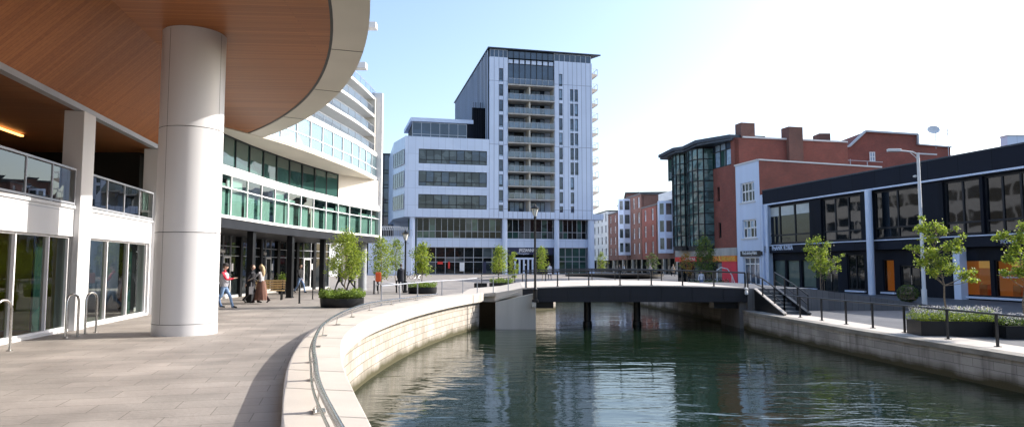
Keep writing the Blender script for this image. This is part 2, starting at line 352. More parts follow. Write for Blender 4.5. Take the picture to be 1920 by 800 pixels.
M['wood'] = woodmat('timber_soffit_boards', (.22, .068, .02), (.39, .14, .042), .12, rough=.42, rot=R(96.3), spec=.22, gap=.6)
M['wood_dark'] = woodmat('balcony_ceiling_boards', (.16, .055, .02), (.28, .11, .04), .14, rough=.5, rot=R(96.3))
M['benchwood'] = mat('bench_timber', (.55, .38, .17), .6, var=.2, vs=5)
M['brick'] = brickmat('red_brick', (.285, .062, .042), (.21, .047, .034), (.21, .13, .11), .24, .08, .012, rough=.85, var=.2, vs=.5, bump=.2)
M['brick2'] = brickmat('brown_brick', (.2, .075, .055), (.14, .055, .045), (.2, .15, .13), .24, .08, .012, rough=.85, var=.3, vs=.4, bump=.2)
M['slate'] = mat('slate_roof', (.07, .08, .09), .6, var=.3, vs=2)
M['leadroof'] = mat('dark_roof_metal', (.045, .055, .075), .4, metal=.4, var=.15)
M['g_blue'] = glassmat('tower_glass', (.03, .055, .095), spec=.7, wob=.02)
M['g_office'] = glassmat('office_glass', (.045, .06, .07), var=.8, spec=.5, vs=.5, wob=.02, c2=(.11, .14, .15))
M['g_dark'] = glassmat('dark_glass', (.009, .012, .013), spec=.32, wob=.03)
M['g_black'] = glassmat('black_building_glass', (.006, .009, .013), spec=.4, wob=.02)
M['g_teal'] = glassmat('teal_glass', (.02, .055, .052), spec=.6, c2=(.05, .12, .105), wob=.03)
M['g_sky'] = glassmat('bright_tier_glass', (.3, .42, .46), var=.25, spec=1.0, wob=.02); M['g_sky'].node_tree.nodes['Principled BSDF'].inputs['Metallic'].default_value = .75
M['g_curtain'] = mat('net_curtain_glass', (.26, .36, .48), .12, var=.25, vs=3)
M['g_green'] = glassmat('green_bay_glass', (.05, .1, .1), spec=.5, c2=(.12, .22, .22), wob=.015, vs=1.2)
M['blindw'] = mat('white_roller_blind', (.52, .56, .56), .6, var=.1, vs=2)
M['mint'] = mat('mint_blind', (.52, .62, .58), .7, var=.12, vs=1.5)
M['clear_teal'] = clearglass('clear_teal_glass', (.56, .73, .69), extra=.07)
M['clear'] = clearglass('clear_shop_glass', (.55, .63, .6), ior=1.28, extra=.0)
M['balglass'] = clearglass('balustrade_glass', (.42, .56, .54), extra=.08)
M['balglass_b'] = clearglass('pale_balustrade_glass', (.5, .62, .78), extra=.08)
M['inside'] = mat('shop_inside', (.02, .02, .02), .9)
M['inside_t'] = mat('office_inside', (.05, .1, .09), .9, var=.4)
M['green_paint'] = mat('lime_green_wall', (.5, .6, .07), .7)
M['bluesign'] = mat('navy_sign_band', (.015, .02, .06), .4)
M['amber'] = mat('amber_interior_wall', (.75, .3, .07), .7, var=.12, vs=1)
M['amber_top'] = mat('pale_amber_band', (.8, .55, .22), .7, var=.08)
M['red'] = mat('red_shutter', (.72, .03, .06), .5, var=.08)
M['redsign'] = mat('red_sign_board', (.75, .04, .03), .45)
M['orange'] = mat('orange_sign_board', (.85, .25, .02), .45, var=.2, vs=3)
M['letters'] = mat('white_lettering', (.85, .85, .85), .5)
M['yellow_l'] = mat('yellow_lettering', (.85, .6, .1), .5)
M['soil'] = mat('planter_soil', (.035, .025, .018), .95, bump=.5)
M['bark'] = mat('tree_bark', (.2, .155, .11), .85, var=.35, vs=12, bump=.5, bs=50)
M['leafA'] = leafmat('bright_leaves', (.24, .32, .03), (.38, .45, .06), .5)
M['leafB'] = leafmat('mid_leaves', (.12, .19, .03), (.2, .28, .045), .45)
M['leafC'] = leafmat('dark_leaves', (.035, .07, .02), (.07, .11, .03), .3)
M['leafO'] = leafmat('orange_leaves', (.35, .16, .03), (.45, .26, .05), .45)
M['grassy'] = leafmat('planter_leaves', (.17, .27, .04), (.3, .4, .07), .45)
M['flower'] = leafmat('white_flowers', (.6, .58, .62), (.75, .72, .7), .3)
M['lampglass'] = mat('frosted_lamp_glass', (.8, .8, .76), .25)
M['greycloth'] = mat('parked_metal', (.3, .32, .34), .5)
LEAF = None

# ---------------------------------------------------------------- generic parts
def window(root, s0, s1, z0, z1, y, nc=2, nr=1, fm='dframe', pm='g_dark', fw=.07, depth=.1, tilt=.004, rows=None, cols=None, name='window', label=None, transom=None):
    """frame with real bars, child pane(s) set back in it; local facade coordinates"""
    f = MB()
    xs = cols or [s0+(s1-s0)*i/nc for i in range(nc+1)]
    zs = rows or [z0+(z1-z0)*i/nr for i in range(nr+1)]
    for i, x in enumerate(xs):
        e = fw/2 if 0 < i < len(xs)-1 else fw
        a, b = (x, x+e) if i == 0 else ((x-e, x) if i == len(xs)-1 else (x-e, x+e))
        f.box(a, b, y-depth/2, y+depth/2, z0, z1)
    for i, z in enumerate(zs):
        e = fw/2 if 0 < i < len(zs)-1 else fw
        a, b = (z, z+e) if i == 0 else ((z-e, z) if i == len(zs)-1 else (z-e, z+e))
        f.box(s0+fw, s1-fw, y-depth/2+.004, y+depth/2-.004, a, b)
    fo = f.build(name, M[fm], root)
    if label: fo['label'] = label
    p = MB(); pms = pm if isinstance(pm, list) else [pm]
    for a, b in zip(xs[:-1], xs[1:]):
        for c, d in zip(zs[:-1], zs[1:]):
            t = [random.uniform(-tilt, tilt)*min(1.5, abs(b-a)) for _ in range(3)]; yy = y+.012
            p.face([(a, yy+t[0], c), (b, yy+t[1], c), (b, yy+t[1]+t[2], d), (a, yy+t[0]+t[2], d)], random.randrange(len(pms)))
    p.build('pane', [M[k] for k in pms], fo)
    return fo
def text(body, size, s, z, y, root, mat_, name='lettering', sx=1.0, ext=.01, bold=0.0):
    c = bpy.data.curves.new(name, 'FONT'); c.body = body; c.size = size; c.extrude = ext; c.resolution_u = 2; c.offset = bold
    o = bpy.data.objects.new(name, c); COL.objects.link(o)
    me = bpy.data.meshes.new_from_object(o.evaluated_get(bpy.context.evaluated_depsgraph_get())); bpy.data.objects.remove(o)
    for v in me.vertices: v.co = Vector((s+v.co.x*sx, y-v.co.z, z+v.co.y))
    me.materials.clear(); me.materials.append(mat_)
    n = bpy.data.objects.new(name, me); COL.objects.link(n); n.parent = root; return n
def leafquad(mb, c, s, m=0, up=None):
    d = Vector((random.gauss(0, 1), random.gauss(0, 1), random.gauss(0, .7)-.2)).normalized()
    e = d.cross(Vector((random.gauss(0, 1), random.gauss(0, 1), random.gauss(0, 1)))).normalized()
    c = Vector(c); l = s*random.uniform(.7, 1.3); w_ = l*.38
    a, b = c-d*l*.5, c+d*l*.5; k = d.cross(e)*l*.1
    mb.face([a, c-e*w_+k, b, c+e*w_+k], m)
def branchy(mb, base, top, r0, r1, n=6):
    pts = []; base = Vector(base); top = Vector(top)
    for i in range(n):
        t = i/(n-1); j = Vector((random.gauss(0, 1), random.gauss(0, 1), 0))*(.012*(top-base).length)*(0 if i in (0,) else 1)
        pts.append(base.lerp(top, t)+j)
    mb.tube(pts, [r0+(r1-r0)*i/(n-1) for i in range(n)], 7); return pts
def tree(loc, h, cw, cb, nleaf, leaf, label, cat='tree', group=None, mats=('leafA', 'leafB'), seed=1, style='oval', stake=False, r0=.035, mix=.3, lean=(0, 0), blobs=None):
    random.seed(seed); root = empty('tree', loc)
    tag(root, label, cat, group)
    tk = MB(); topz = h*.93
    P = branchy(tk, (0, 0, -.05), (lean[0], lean[1], topz), r0, r0*.25, 9)
    if stake: tk.tube([(.12, .02, 0), (.12, .02, h*.5)], .018, 6)
    crown = MB(); cl = []
    def at(z):
        t = max(0, min(1, z/topz)); return Vector((lean[0]*t, lean[1]*t, z))
    if blobs:
        for bx, by, bz, br in blobs: cl.append((Vector((bx*1.05, by, bz)), br*.82))
        for c, br in cl:
            s = at(max(cb*.9, c.z-.35*abs(c.x)-.25)); tk.tube([s, s.lerp(c, .5)+Vector((0, 0, -.04)), c], [r0*.45, r0*.3, .006], 5)
    else:
        nb = 26 if nleaf > 800 else 12
        for i in range(nb):
            z = cb+(h-cb)*(i+.3)/nb; t = (z-cb)/(h-cb)
            if style == 'oval': rad = cw/2*math.sin(math.pi*min(1, (t*.86+.14)))**.75
            elif style == 'cone': rad = cw/2*(1-t)**.7*(.5+.5*min(1, t*5))
            else: rad = cw/2*(.55+.45*math.sin(t*9+seed))*(1-.6*t)
            a = i*2.4+random.uniform(-.5, .5); rr = rad*random.uniform(.35, .95)
            c = at(z)+Vector((math.cos(a)*rr, math.sin(a)*rr, 0)); cl.append((c, cw*.17+.07*random.random()))
            s = at(max(cb*.85, z-rr*.9)); tk.tube([s, s.lerp(c, .55)+Vector((0, 0, -.03)), c], [r0*.4, r0*.25, .005], 5)
    tot = sum(b**2 for _, b in cl)
    for c, br in cl:
        k = int(1.35*nleaf*br*br/tot)
        for _ in range(k):
            q = Vector((random.gauss(0, 1), random.gauss(0, 1), random.gauss(0, .8)))*br*.5
            leafquad(crown, c+q, leaf, 1 if random.random() < mix else 0)
    tk.build('trunk', M['bark'], root, smooth=True); crown.build('crown', [M[k] for k in mats], root)
    return root
def planting(loc, rx, ry, h, n, leaf, label, mats=('grassy', 'leafB'), seed=3, flowers=0, name='ground_cover', rot=0, kind='stuff', box=False):
    random.seed(seed); mb = MB()
    for i in range(n):
        if box: x, y = random.uniform(-rx, rx), random.uniform(-ry, ry); e = 0
        else:
            a = random.uniform(0, 6.283); q = math.sqrt(random.random()); x, y = rx*q*math.cos(a), ry*q*math.sin(a)
        z = h*(.35+.65*random.random())*(.75+.35*math.sin(x*5+seed)*math.cos(y*7))
        leafquad(mb, (x*1.04, y*1.04, z), leaf, 1 if random.random() < .35 else 0)
        if i % 12 == 0: mb.tube([(x, y, 0), (x+random.gauss(0, .02), y, z)], .004, 3, 1, False)
    for i in range(flowers):
        x, y = random.uniform(-rx, rx), random.uniform(-ry, ry); leafquad(mb, (x*1.03, y*1.05, h*random.uniform(.7, 1.15)), leaf*.6, 2)
    o = mb.build(name, [M[mats[0]], M[mats[1]], M['flower']]); o.location = loc; o.rotation_euler.z = rot
    tag(o, label, 'plants', kind=kind); return o

# ================================================================ SETTING: water, ground
IC = smooth_curve([(7, -14), (4.6, -8), (2.2, -3), (1.0, 0), (.4, 1.6), (-.55, 4.1), (-1.34, 6.55), (-1.8, 7.96), (-2.47, 10.12), (-3.01, 12.18), (-3.42, 14.0), (-3.78, 16.6), (-3.9, 20.2), (-3.55, 25.86), (-2.62, 31.77), (-1.5, 36.3)], .45)
OC0 = smooth_curve([(6, -14), (3.7, -8), (1.35, -3), (.12, 0), (-.5, 1.6), (-1.45, 4.3), (-2.22, 6.7), (-2.84, 8.62), (-3.36, 10.4), (-4.0, 12.95), (-4.52, 15.5), (-4.88, 18.3), (-5.03, 20.7), (-4.78, 25.86), (-3.8, 31.77), (-2.35, 36.6)], .45)
NK = 110
ICr, OCr = resample(IC, n=NK), resample(OC0, n=NK)
MID = [((a[0]+b[0])/2, (a[1]+b[1])/2) for a, b in zip(ICr, OCr)]
g = MB()
poly = [(-400, -80), (9, -80), (7.5, -14)]+MID+[(-.86, 36.9), (1.2, 36.9), (1.2, 49.6), (3.3, 52), (4, 64), (10.2, 64), (10.2, 1500), (-1500, 1500), (-1500, -80)]
g.face([(x, y, 0) for x, y in poly])
me_o = g.build('pavement', M['paving']); tag(me_o, kind='structure')
bm = bmesh.new(); bm.from_mesh(me_o.data); bmesh.ops.triangulate(bm, faces=bm.faces, ngon_method='EAR_CLIP'); bmesh.ops.recalc_face_normals(bm, faces=bm.faces)
if sum(f.normal.z for f in bm.faces) < 0: bmesh.ops.reverse_faces(bm, faces=bm.faces)
bm.to_mesh(me_o.data); bm.free()
# right bank: lower quay that climbs to the plaza far off
RW = [(16.5, -80), (16, -14), (14.9, -2), (14.2, 5), (13.25, 17.9), (12.85, 22), (12.5, 26), (12.05, 35.2), (12.25, 36.0), (11.4, 49), (10.35, 58.5), (10.2, 64)]
rows = []
for x, y in RW: rows.append((y, x+.2))
rows += [(70, 10.2), (80, 10.2), (95, 10.2), (112, 10.2), (160, 10.2), (1500, 10.2)]
def zr(x, y):
    a = sm((y-80)/32); b = sm((x-10.2)/6) if y >= 64.1 else 1
    return -.7*b*(1-a)
g = MB(); XS = [0, .5, 1, 2, 4, 6, 12, 30, 80, 1500]
for (y0, a0), (y1, a1) in zip(rows[:-1], rows[1:]):
    for i in range(len(XS)-1):
        q = [(a0+XS[i], y0), (a0+XS[i+1], y0), (a1+XS[i+1], y1), (a1+XS[i], y1)]
        g.face([(x, y, zr(x, y)-(.004 if y > 63 else 0)) for x, y in q])
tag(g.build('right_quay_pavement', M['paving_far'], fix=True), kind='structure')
g = MB(); g.face([(-8, -80, -1.65), (22, -80, -1.65), (22, 66, -1.65), (-8, 66, -1.65)]); tag(g.build('water', M['water']), kind='structure')
g = MB(); g.face([(-9, -80, -3.2), (23, -80, -3.2), (23, 67, -3.2), (-9, 67, -3.2)]); tag(g.build('canal_bed', M['bed']), kind='structure')

# left curved quay wall with separate coping slabs
LWALL = empty('quay_wall', (0, 0, 0)); tag(LWALL, 'curved pale stone quay wall with a wide light coping on the left of the canal', 'wall')
WC = offset(ICr, .24)
WC = [(p[0], p[1]) for p in WC]
q = MB(); q.strip(WC, -3.1, -.26); q.build('stone_facing', M['stone'], LWALL, smooth=True)
q = MB(); L = 0; seg = [0]
cum = [0]
for a, b in zip(OCr[:-1], OCr[1:]): cum.append(cum[-1]+math.dist(a, b))
def on(C, s):
    j = max(i for i in range(len(cum)) if cum[i] <= s+1e-9); j = min(j, len(cum)-2)
    k = (s-cum[j])/(cum[j+1]-cum[j]); return (C[j][0]+(C[j+1][0]-C[j][0])*k, C[j][1]+(C[j+1][1]-C[j][1])*k)
s = 0
while s < cum[-1]-.2:
    e = min(s+1.5, cum[-1]); n = 5; dz = random.uniform(-.003, .003)
    A = [on(ICr, s+.007+(e-s-.014)*i/n) for i in range(n+1)]; B = [on(OCr, s+.007+(e-s-.014)*i/n) for i in range(n+1)]
    q.band(B, A, -.26, .19+dz); s = e
q.build('coping', M['coping'], LWALL, bevel=.012, fix=True)
q = MB(); q.band(offset(OCr, -.03), offset(ICr, .03), -.24, .175); q.build('mortar_joint', M['coping_grey'], LWALL, fix=True)
# abutment of the bridge, left
ABL = empty('bridge_abutment', (0, 36, -1.65)); tag(ABL, 'plain concrete abutment block under the left end of the bridge', 'abutment')
def T(o, p): o.parent = p; o.matrix_parent_inverse = Matrix.Translation(-Vector(p.location)); return o
def absz(mb, name, m, p, **k):
    o = mb.build(name, m, None, **k); o.parent = p; o.matrix_parent_inverse = Matrix.Translation(-Vector(p.location)); return o
q = MB(); q.prism([(-.86, 35.75), (1.24, 35.75), (1.24, 49.5), (-.86, 49.5)], -3.1, lambda x, y: -.22+.45*sm((x+.86)/1.6)-(0 if y > 36 else .02)); absz(q, 'block', M['concrete'], ABL, bevel=.02, fix=True)
q = MB(); q.prism([(-.9, 35.7), (.3, 35.7), (.3, 36.05), (-.9, 36.05)], lambda x, y: -.20+.4*sm((x+.86)/1.6), lambda x, y: -.06+.4*sm((x+.86)/1.6)); absz(q, 'cap_stone', M['coping'], ABL)
# bank beyond the bridge on the left, end of the canal
BK = tag(MB().strip([(1.24, 49.4), (3.3, 52), (4, 64), (10.2, 64)], -3.1, .0).build('far_quay_wall', M['stone']), 'sunlit stone quay wall seen through the gap under the bridge', 'wall')
# right quay wall
RQ = empty('quay_wall', (12, 20, 0)); tag(RQ, 'straight grey block wall streaked with dark stains along the right side of the canal', 'wall')
RC = [(x, y) for x, y in RW if y > -20]
RC2 = resample(RC, step=1.0)
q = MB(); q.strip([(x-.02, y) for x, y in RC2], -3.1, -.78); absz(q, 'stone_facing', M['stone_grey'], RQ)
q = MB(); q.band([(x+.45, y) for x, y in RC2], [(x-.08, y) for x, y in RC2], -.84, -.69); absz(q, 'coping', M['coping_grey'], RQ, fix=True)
q = MB(); q.band([(x+1.75+.02*math.sin(y*.9), y) for x, y in RC2 if y < 35.3], [(x+.45, y) for x, y in RC2 if y < 35.3], -.72, -.692); absz(q, 'sunlit_edge_strip', M['coping'], RQ, fix=True)  # bright stone strip paints the sunlit margin of the quay

# upper storeys and unseen buildings, added for their reflections in glass and water
def block(name, label, x0, x1, y0, y1, z0, z1, axis, m_='white', nf=4, step=3.2):
    rt = empty(name, ((x0+x1)/2, (y0+y1)/2, z0)); tag(rt, label, 'building'); q = MB(); q.box(x0, x1, y0, y1, z0, z1); absz(q, 'wall', M[m_], rt)
    for k in range(nf):
        z = z0+(z1-z0)*(k+.3)/nf; q = MB(); h = (z1-z0)/nf*.5
        if axis == 'x':
            y = y0+1
            while y < y1-step: q.box(x1, x1+.05, y, y+step-.5, z, z+h); y += step
        else:
            x = x0+1
            while x < x1-step: q.box(x, x+step-.5, y1, y1+.05, z, z+h); x += step
        absz(q, 'window_row', M['g_dark'], rt)
block('upper_storeys', 'set back white upper storeys above the timber canopy', -34, -17, -30, 30, 8.1, 21, 'x')
block('rear_building', 'long pale building with window rows hidden behind the curved building', -60, -27, 50, 108, 0, 21, 'x', 'grey_render', 6, 3.0)
block('rear_building', 'unseen pale block with window rows, added behind the viewer on the left', -60, -5, -75, -60, 0, 17, 'y', 'beige')
block('rear_building', 'unseen brick block with window rows, added behind the viewer on the right', 18, 75, -85, -70, -.7, 14, 'y', 'brick')

# ================================================================ BRIDGE
BR = empty('footbridge', (6.5, 42.5, .5)); tag(BR, 'wide dark footbridge with a gently arched beam crossing the canal', 'bridge')
def dz(x): return .47+.14*(1-((x-6.5)/5.9)**2)
Y0, Y1 = 36.1, 49.0
for nm, ya, yb in (('edge_beam', Y0, Y0+.35), ('edge_beam', Y1-.35, Y1)):
    q = MB(); xs = [.55+i*(12.35-.55)/24 for i in range(25)]
    for a, b in zip(xs[:-1], xs[1:]):
        for yy, fl in ((ya, 1), (yb, -1)):
            q.face([(a, yy, -.27), (b, yy, -.27), (b, yy, dz(b)-.03), (a, yy, dz(a)-.03)][::fl])
        q.face([(a, ya, dz(a)-.03), (b, ya, dz(b)-.03), (b, yb, dz(b)-.03), (a, yb, dz(a)-.03)]); q.face([(a, ya, -.27), (a, yb, -.27), (b, yb, -.27), (b, ya, -.27)])
    q.box(.53, .56, ya, yb, -.27, dz(.55)-.03); q.box(12.34, 12.37, ya, yb, -.27, dz(12.35)-.03)
    if ya == Y0:
        for k in range(8): q.box(1.35+k*1.63-.02, 1.35+k*1.63+.02, ya-.025, ya, -.26, dz(1.35+k*1.63)-.05)
        q.box(.55, 12.35, ya-.05, ya, -.27, -.2)
    absz(q, nm, M['beam'], BR)
q = MB()
for a, b in zip(xs[:-1], xs[1:]):
    q.face([(a, Y0-.03, dz(a)), (b, Y0-.03, dz(b)), (b, Y1+.03, dz(b)), (a, Y1+.03, dz(a))])
    q.face([(a, Y0-.03, dz(a)), (a, Y0-.03, dz(a)-.06), (b, Y0-.03, dz(b)-.06), (b, Y0-.03, dz(b))]); q.face([(a, Y0+.3, .1), (a, Y1-.3, .1), (b, Y1-.3, .1), (b, Y0+.3, .1)])
absz(q, 'deck', M['coping'], BR)
for px_, yy in ((4.2, 38.3), (6.95, 38.3), (5.1, 46.5), (8.44, 46.5)):
    q = MB(); q.lathe([(.2, -3.2), (.2, -.2), (.26, -.2), (.26, .05)], (px_, yy, 0), 16); q.lathe([(.27, -1.9), (.24, -1.45), (.2, -1.42)], (px_, yy, 0), 16); absz(q, 'pier', M['black'], BR, smooth=True)
q = MB(); q.box(1.26, 2.2, 36.5, 37.3, -.62, -.271); absz(q, 'bearing', M['black'], BR); q = MB(); q.box(10.7, 12.0, 36.5, 37.3, -.62, -.271); absz(q, 'bearing', M['black'], BR)
q = MB(); q.lathe([(.03, 0), (.09, .03), (.09, .2), (.05, .26), (.1, .28), (.1, .36), (.02, .4)], (12.28, 35.98, .1), 10); absz(q, 'bulkhead_light', M['white'], BR, smooth=True)
# right abutment + landing + stairs
AR = empty('bridge_abutment', (12.6, 38, -1.65)); tag(AR, 'concrete abutment and raised landing under the right end of the bridge', 'abutment')
q = MB(); q.box(12.0, 12.44, 36.3, 49, -3.1, -.29)
q.box(12.37, 15.6, 36.05, 49, -3.0, .44); q.prism([(15.6, 36.05), (24, 36.05), (24, 49), (15.6, 49)], -1.2, lambda x, y: .44-1.15*(x-15.6)/8.4); absz(q, 'landing', M['paving_far'], AR, fix=True)
q = MB(); q.prism([(-3.0, 36.95), (-.86, 36.95), (-.86, 49), (-3.0, 49)], -.3, lambda x, y: .004+.3*sm((x+3.0)/3.5)); q.prism([(-.86, 36.05), (.55, 36.05), (.55, 49), (-.86, 49)], -.1, lambda x, y: .004+.3*sm((x+3)/3.5)+(dz(.55)-.31)*max(0, (x+.86)/1.41))
tag(q.build('approach_ramp', M['coping'], fix=True), kind='structure')
ST = empty('stairs', (13.6, 34, -.7)); tag(ST, 'short flight of stone steps going down from the bridge to the right quay', 'stairs')
q = MB()
for k in range(7):
    q.box(12.95, 13.85, 36.05-.5*(k+1), 36.05-.5*k, -.8, .44-.165*(k+1)+.02)
absz(q, 'steps', M['slate'], ST, bevel=.01)
for x0, cm_ in ((12.7, 'coping'), (13.85, 'black')):
    q = MB(); q.prism([(x0+.02, 32.25), (x0+.14, 32.25), (x0+.14, 36.03), (x0+.02, 36.03)], -.95, lambda x, y: -.64+1.02*(y-32.2)/3.85); absz(q, 'string_wall', M['black'], ST, fix=True)
    q = MB(); f0 = lambda x, y: -.635+1.02*(y-32.2)/3.85
    q.prism([(x0, 32.2), (x0+.17, 32.2), (x0+.17, 36.05), (x0, 36.05)], f0, lambda x, y: f0(x, y)+.06); absz(q, 'stringer', M[cm_], ST, bevel=.01, fix=True)

# ================================================================ RAILINGS
def railing(name, label, tops, bots, zt, zb, mat_='blackmetal', post=.05, rail=.05, mids=(), cat='railing', fin=None, foot=True, group=None, flat=False):
    root = empty(name, (*bots[0], zb[0])); tag(root, label, cat, group)
    for i, (p, z0, z1) in enumerate(zip(bots, zb, zt)):
        q = MB(); t = tops[i]
        if flat:
            q.bar((*p, z0), (*t, z1), .018, .09)
        else: q.bar((*p, z0), (*t, z1-.01), post, post)
        if foot: q.box(p[0]-.07, p[0]+.07, p[1]-.07, p[1]+.07, z0, z0+.015)
        absz(q, 'post', M[mat_], root)
    q = MB(); q.tube([(*t, z) for t, z in zip(tops, zt)], rail/2, 8); absz(q, 'rail', M[mat_], root, smooth=True)
    for m_ in mids:
        q = MB(); q.tube([(*b_, z0+(z1-z0)*m_) for b_, z0, z1 in zip(bots, zb, zt)], rail*.4, 6); absz(q, 'middle_rail', M[mat_], root, smooth=True)
    return root
# near edge and far edge of the bridge
for yy, lab in ((Y0+.1, 'black railing along the near edge of the footbridge'), (Y1-.1, 'black railing along the far edge of the footbridge')):
    X = [.75+1.65*k for k in range(8)]; X = [x for x in X if x < 12.3]+[12.3]
    P = [(x, yy) for x in X]
    railing('railing', lab, P, P, [dz(x)+.78 for x in X], [dz(x) for x in X], post=.065, rail=.085)
q = MB()
# stairs rails
for x0, lab in ((12.72, 'sloping double handrail beside the stairs on the canal side'), (13.85, 'sloping handrail beside the stairs on the shop side')):
    P = [(x0-.3*(x0 < 13), 36.15), (x0+.02, 34.9), (x0+.12, 33.6), (x0+.25, 32.75)]; zb = [.44, .12, -.25, -.68]; zt = [1.28, .98, .58, .24]
    r_ = railing('handrail', lab, P, P, zt, zb, post=.06, rail=.065, mids=(.5,))
P = []; y = 32.75
pts = [(12.97, 32.75), (13.0, 31.05), (13.17, 29.27), (13.31, 27.43), (13.52, 25.82), (13.72, 24.09), (13.9, 22.0), (14.03, 19.95), (14.2, 17.9), (14.4, 15.8), (14.6, 13.7), (14.8, 11.6), (15.0, 9.5), (15.2, 7.4), (15.4, 5.3), (15.6, 3.2), (15.8, 1.1), (16, -1)]
railing('railing', 'long black quayside railing running along the right bank towards the viewer', pts, pts, [.24]*len(pts), [-.69]*len(pts), post=.06, rail=.06)
# low steel rail on the curved coping
RCV = smooth_curve([(.62, .1), (-.05, 2.0), (-1.05, 4.6), (-1.93, 6.96), (-2.52, 8.85), (-3.0, 10.44), (-3.5, 12.4), (-3.9, 14.31), (-4.28, 16.91), (-4.5, 19.42), (-4.6, 22.3), (-4.45, 25.5), (-3.98, 28.6), (-3.4, 31.4)], .25)
LR = empty('low_rail', (-1.93, 6.96, .15)); tag(LR, 'low curved steel double rail fixed to the top of the left quay coping', 'railing')
def lowz(p): return .44-.1*sm((p[1]-20)/9)
ln = [0]
for a, b in zip(RCV[:-1], RCV[1:]): ln.append(ln[-1]+math.dist(a, b))
OFR = offset(RCV, -.035)
q = MB(); q.tube([(p[0], p[1], lowz(p)) for p in RCV], .033, 10); absz(q, 'rail', M['steel'], LR, smooth=True)
OF2 = offset(RCV, .05)
q = MB(); q.tube([(p[0], p[1], lowz(p)-.07) for p in OF2], .015, 8); absz(q, 'lower_rail', M['steel'], LR, smooth=True)
for tgt in [1.3, 3.2]+[6.96, 8.85, 10.44, 12.4, 14.31, 16.91, 19.42, 22.3, 25.5, 28.6]:
    i = min(range(len(RCV)), key=lambda k: abs(RCV[k][1]-tgt)); p = RCV[i]; d = Vector((RCV[i+1][0]-p[0], RCV[i+1][1]-p[1], 0)).normalized(); nrm = Vector((-d.y, d.x, 0))
    q = MB(); b0 = Vector((p[0], p[1], .193)); q.bar(b0+nrm*.03, Vector((p[0], p[1], lowz(p)-.02)), .09, .014, up=tuple(nrm)); q.bar(b0+Vector((0, 0, .008))-d*.1, b0+Vector((0, 0, .008))+d*.1, .12, .014)
    for e in (-.07, .07):
        q.lathe([(.012, 0), (.012, .02)], tuple(b0+d*e+nrm*.04+Vector((0, 0, .015))), 6)
    absz(q, 'post', M['steel'], LR)
# taller rail on the outer side further on, up to the bridge
OP = [(-5.0, 26.3), (-4.72, 28.9), (-4.35, 31.6), (-3.5, 34.3), (-2.6, 36.3), (-1.9, 37.6), (-1.0, 36.6), (-.2, 36.2), (.7, 36.15)]
zz = [.02]*6+[.19, .22, .4]
railing('railing', 'grey waist-high railing curving along the left quay up to the bridge', OP, OP, [.86, .86, .86, .88, .9, .95, 1.05, 1.12, 1.22], zz, mat_='gmetal', post=.045, rail=.05)
P = [(-9+1.35*k*.9, 50.2+.02*k) for k in range(9)]; P = [(-2.2+1.2*k, 49.6+.0*k) for k in range(3)]
railing('railing', 'short dark railing at the far left corner of the bridge', P, P, [1.0, 1.08, 1.2], [.1, .25, .4], post=.05, rail=.05, mids=(.5,))

# ================================================================ NEAR BUILDING, CANOPY, COLUMN
NF = Frame((-10.66, 14.57), R(100.3))
NB = NF.root('canopy_building'); tag(NB, 'white two-level building with an open balcony, shop glazing and a great curved timber canopy', 'building')
sP0, sP1, sR0, sR1, sE0, sE1 = NF.S(134), NF.S(157), NF.S(160), NF.S(279), NF.S(282), NF.S(299)
A0 = -14.0
holes = [(A0+.5, sP0, 0.06, 2.38), (sR0, sR1, .06, 2.38)]
q = MB(); q.wall(A0, sE1, 0, 3.08, 0, .35, holes); q.build('wall', M['white_gloss'], NB)
q = MB()
for s_ in [A0+2.2*k for k in range(1, 7)]+[sP0-.02, sR0+.01, (sR0+sR1)/2+.4]: q.box(s_-.008, s_+.008, -.003, .02, 2.42, 3.08)
q.box(A0, sE1, -.006, .02, 3.0, 3.015); q.build('panel_joint', M['gmetal'], NB)
for a, b in ((sP0, sP1), (sE0, sE1)):
    q = MB(); q.box(a, b, -.14, .34, 0, 5.62); q.build('pier', M['white_gloss'], NB, bevel=.015, fix=True)
q = MB(); q.box(-7.5, -6.9, -.14, .34, 0, 5.62); q.build('pier', M['white_gloss'], NB)
# ground floor glazing
window(NB, A0+.5, sP0, .06, 2.38, .14, nr=1, fm='wmetal', pm='clear', fw=.05, depth=.12, cols=[A0+.5, -10.5, -7.6, -5, -2.6, NF.S(-60), NF.S(35), NF.S(97), sP0], name='shop_window')
window(NB, sR0, sR1, .06, 2.38, .14, nr=1, fm='wmetal', pm='clear', fw=.05, depth=.12, nc=3, name='shop_window')
# rooms behind
q = MB(); q.face([(A0, 5.2, 0), (sP0+.6, 5.2, 0), (sP0+.6, 5.2, 2.9), (A0, 5.2, 2.9)]); q.face([(sP0+.55, .36, 0), (sP0+.55, 5.2, 0), (sP0+.55, 5.2, 2.9), (sP0+.55, .36, 2.9)]); q.build('green_back_wall', M['green_paint'], NB)
q = MB(); q.box(A0, sP0+.5, 4.9, 5.15, 1.0, 1.62); q.build('sign_band', M['bluesign'], NB)
text('HEAYAOD', .42, -3.2, 1.15, 4.86, NB, M['letters'], sx=1.5)
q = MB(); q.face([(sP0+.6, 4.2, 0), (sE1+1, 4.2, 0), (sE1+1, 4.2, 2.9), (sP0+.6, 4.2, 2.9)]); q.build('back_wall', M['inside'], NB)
q = MB(); q.box(A0, sP0-.02, .3, 5.2, .005, .02); q.build('timber_floor', M['wood_dark'], NB)
for a, b in ((sP0-.75, sP0-.1), (sR1-.55, sR1-.08)):
    q = MB(); q.box(a, b, .5, .55, .06, 2.36); q.build('glass_screen', M['g_teal'], NB)
q = MB(); q.box(-1.4, -.9, 4.3, 4.8, .02, .95); q.build('counter', M['white'], NB)
q = MB(); q.box(A0, sE1+.3, .36, 6.0, 2.84, 3.08); q.build('floor_slab', M['cream'], NB)
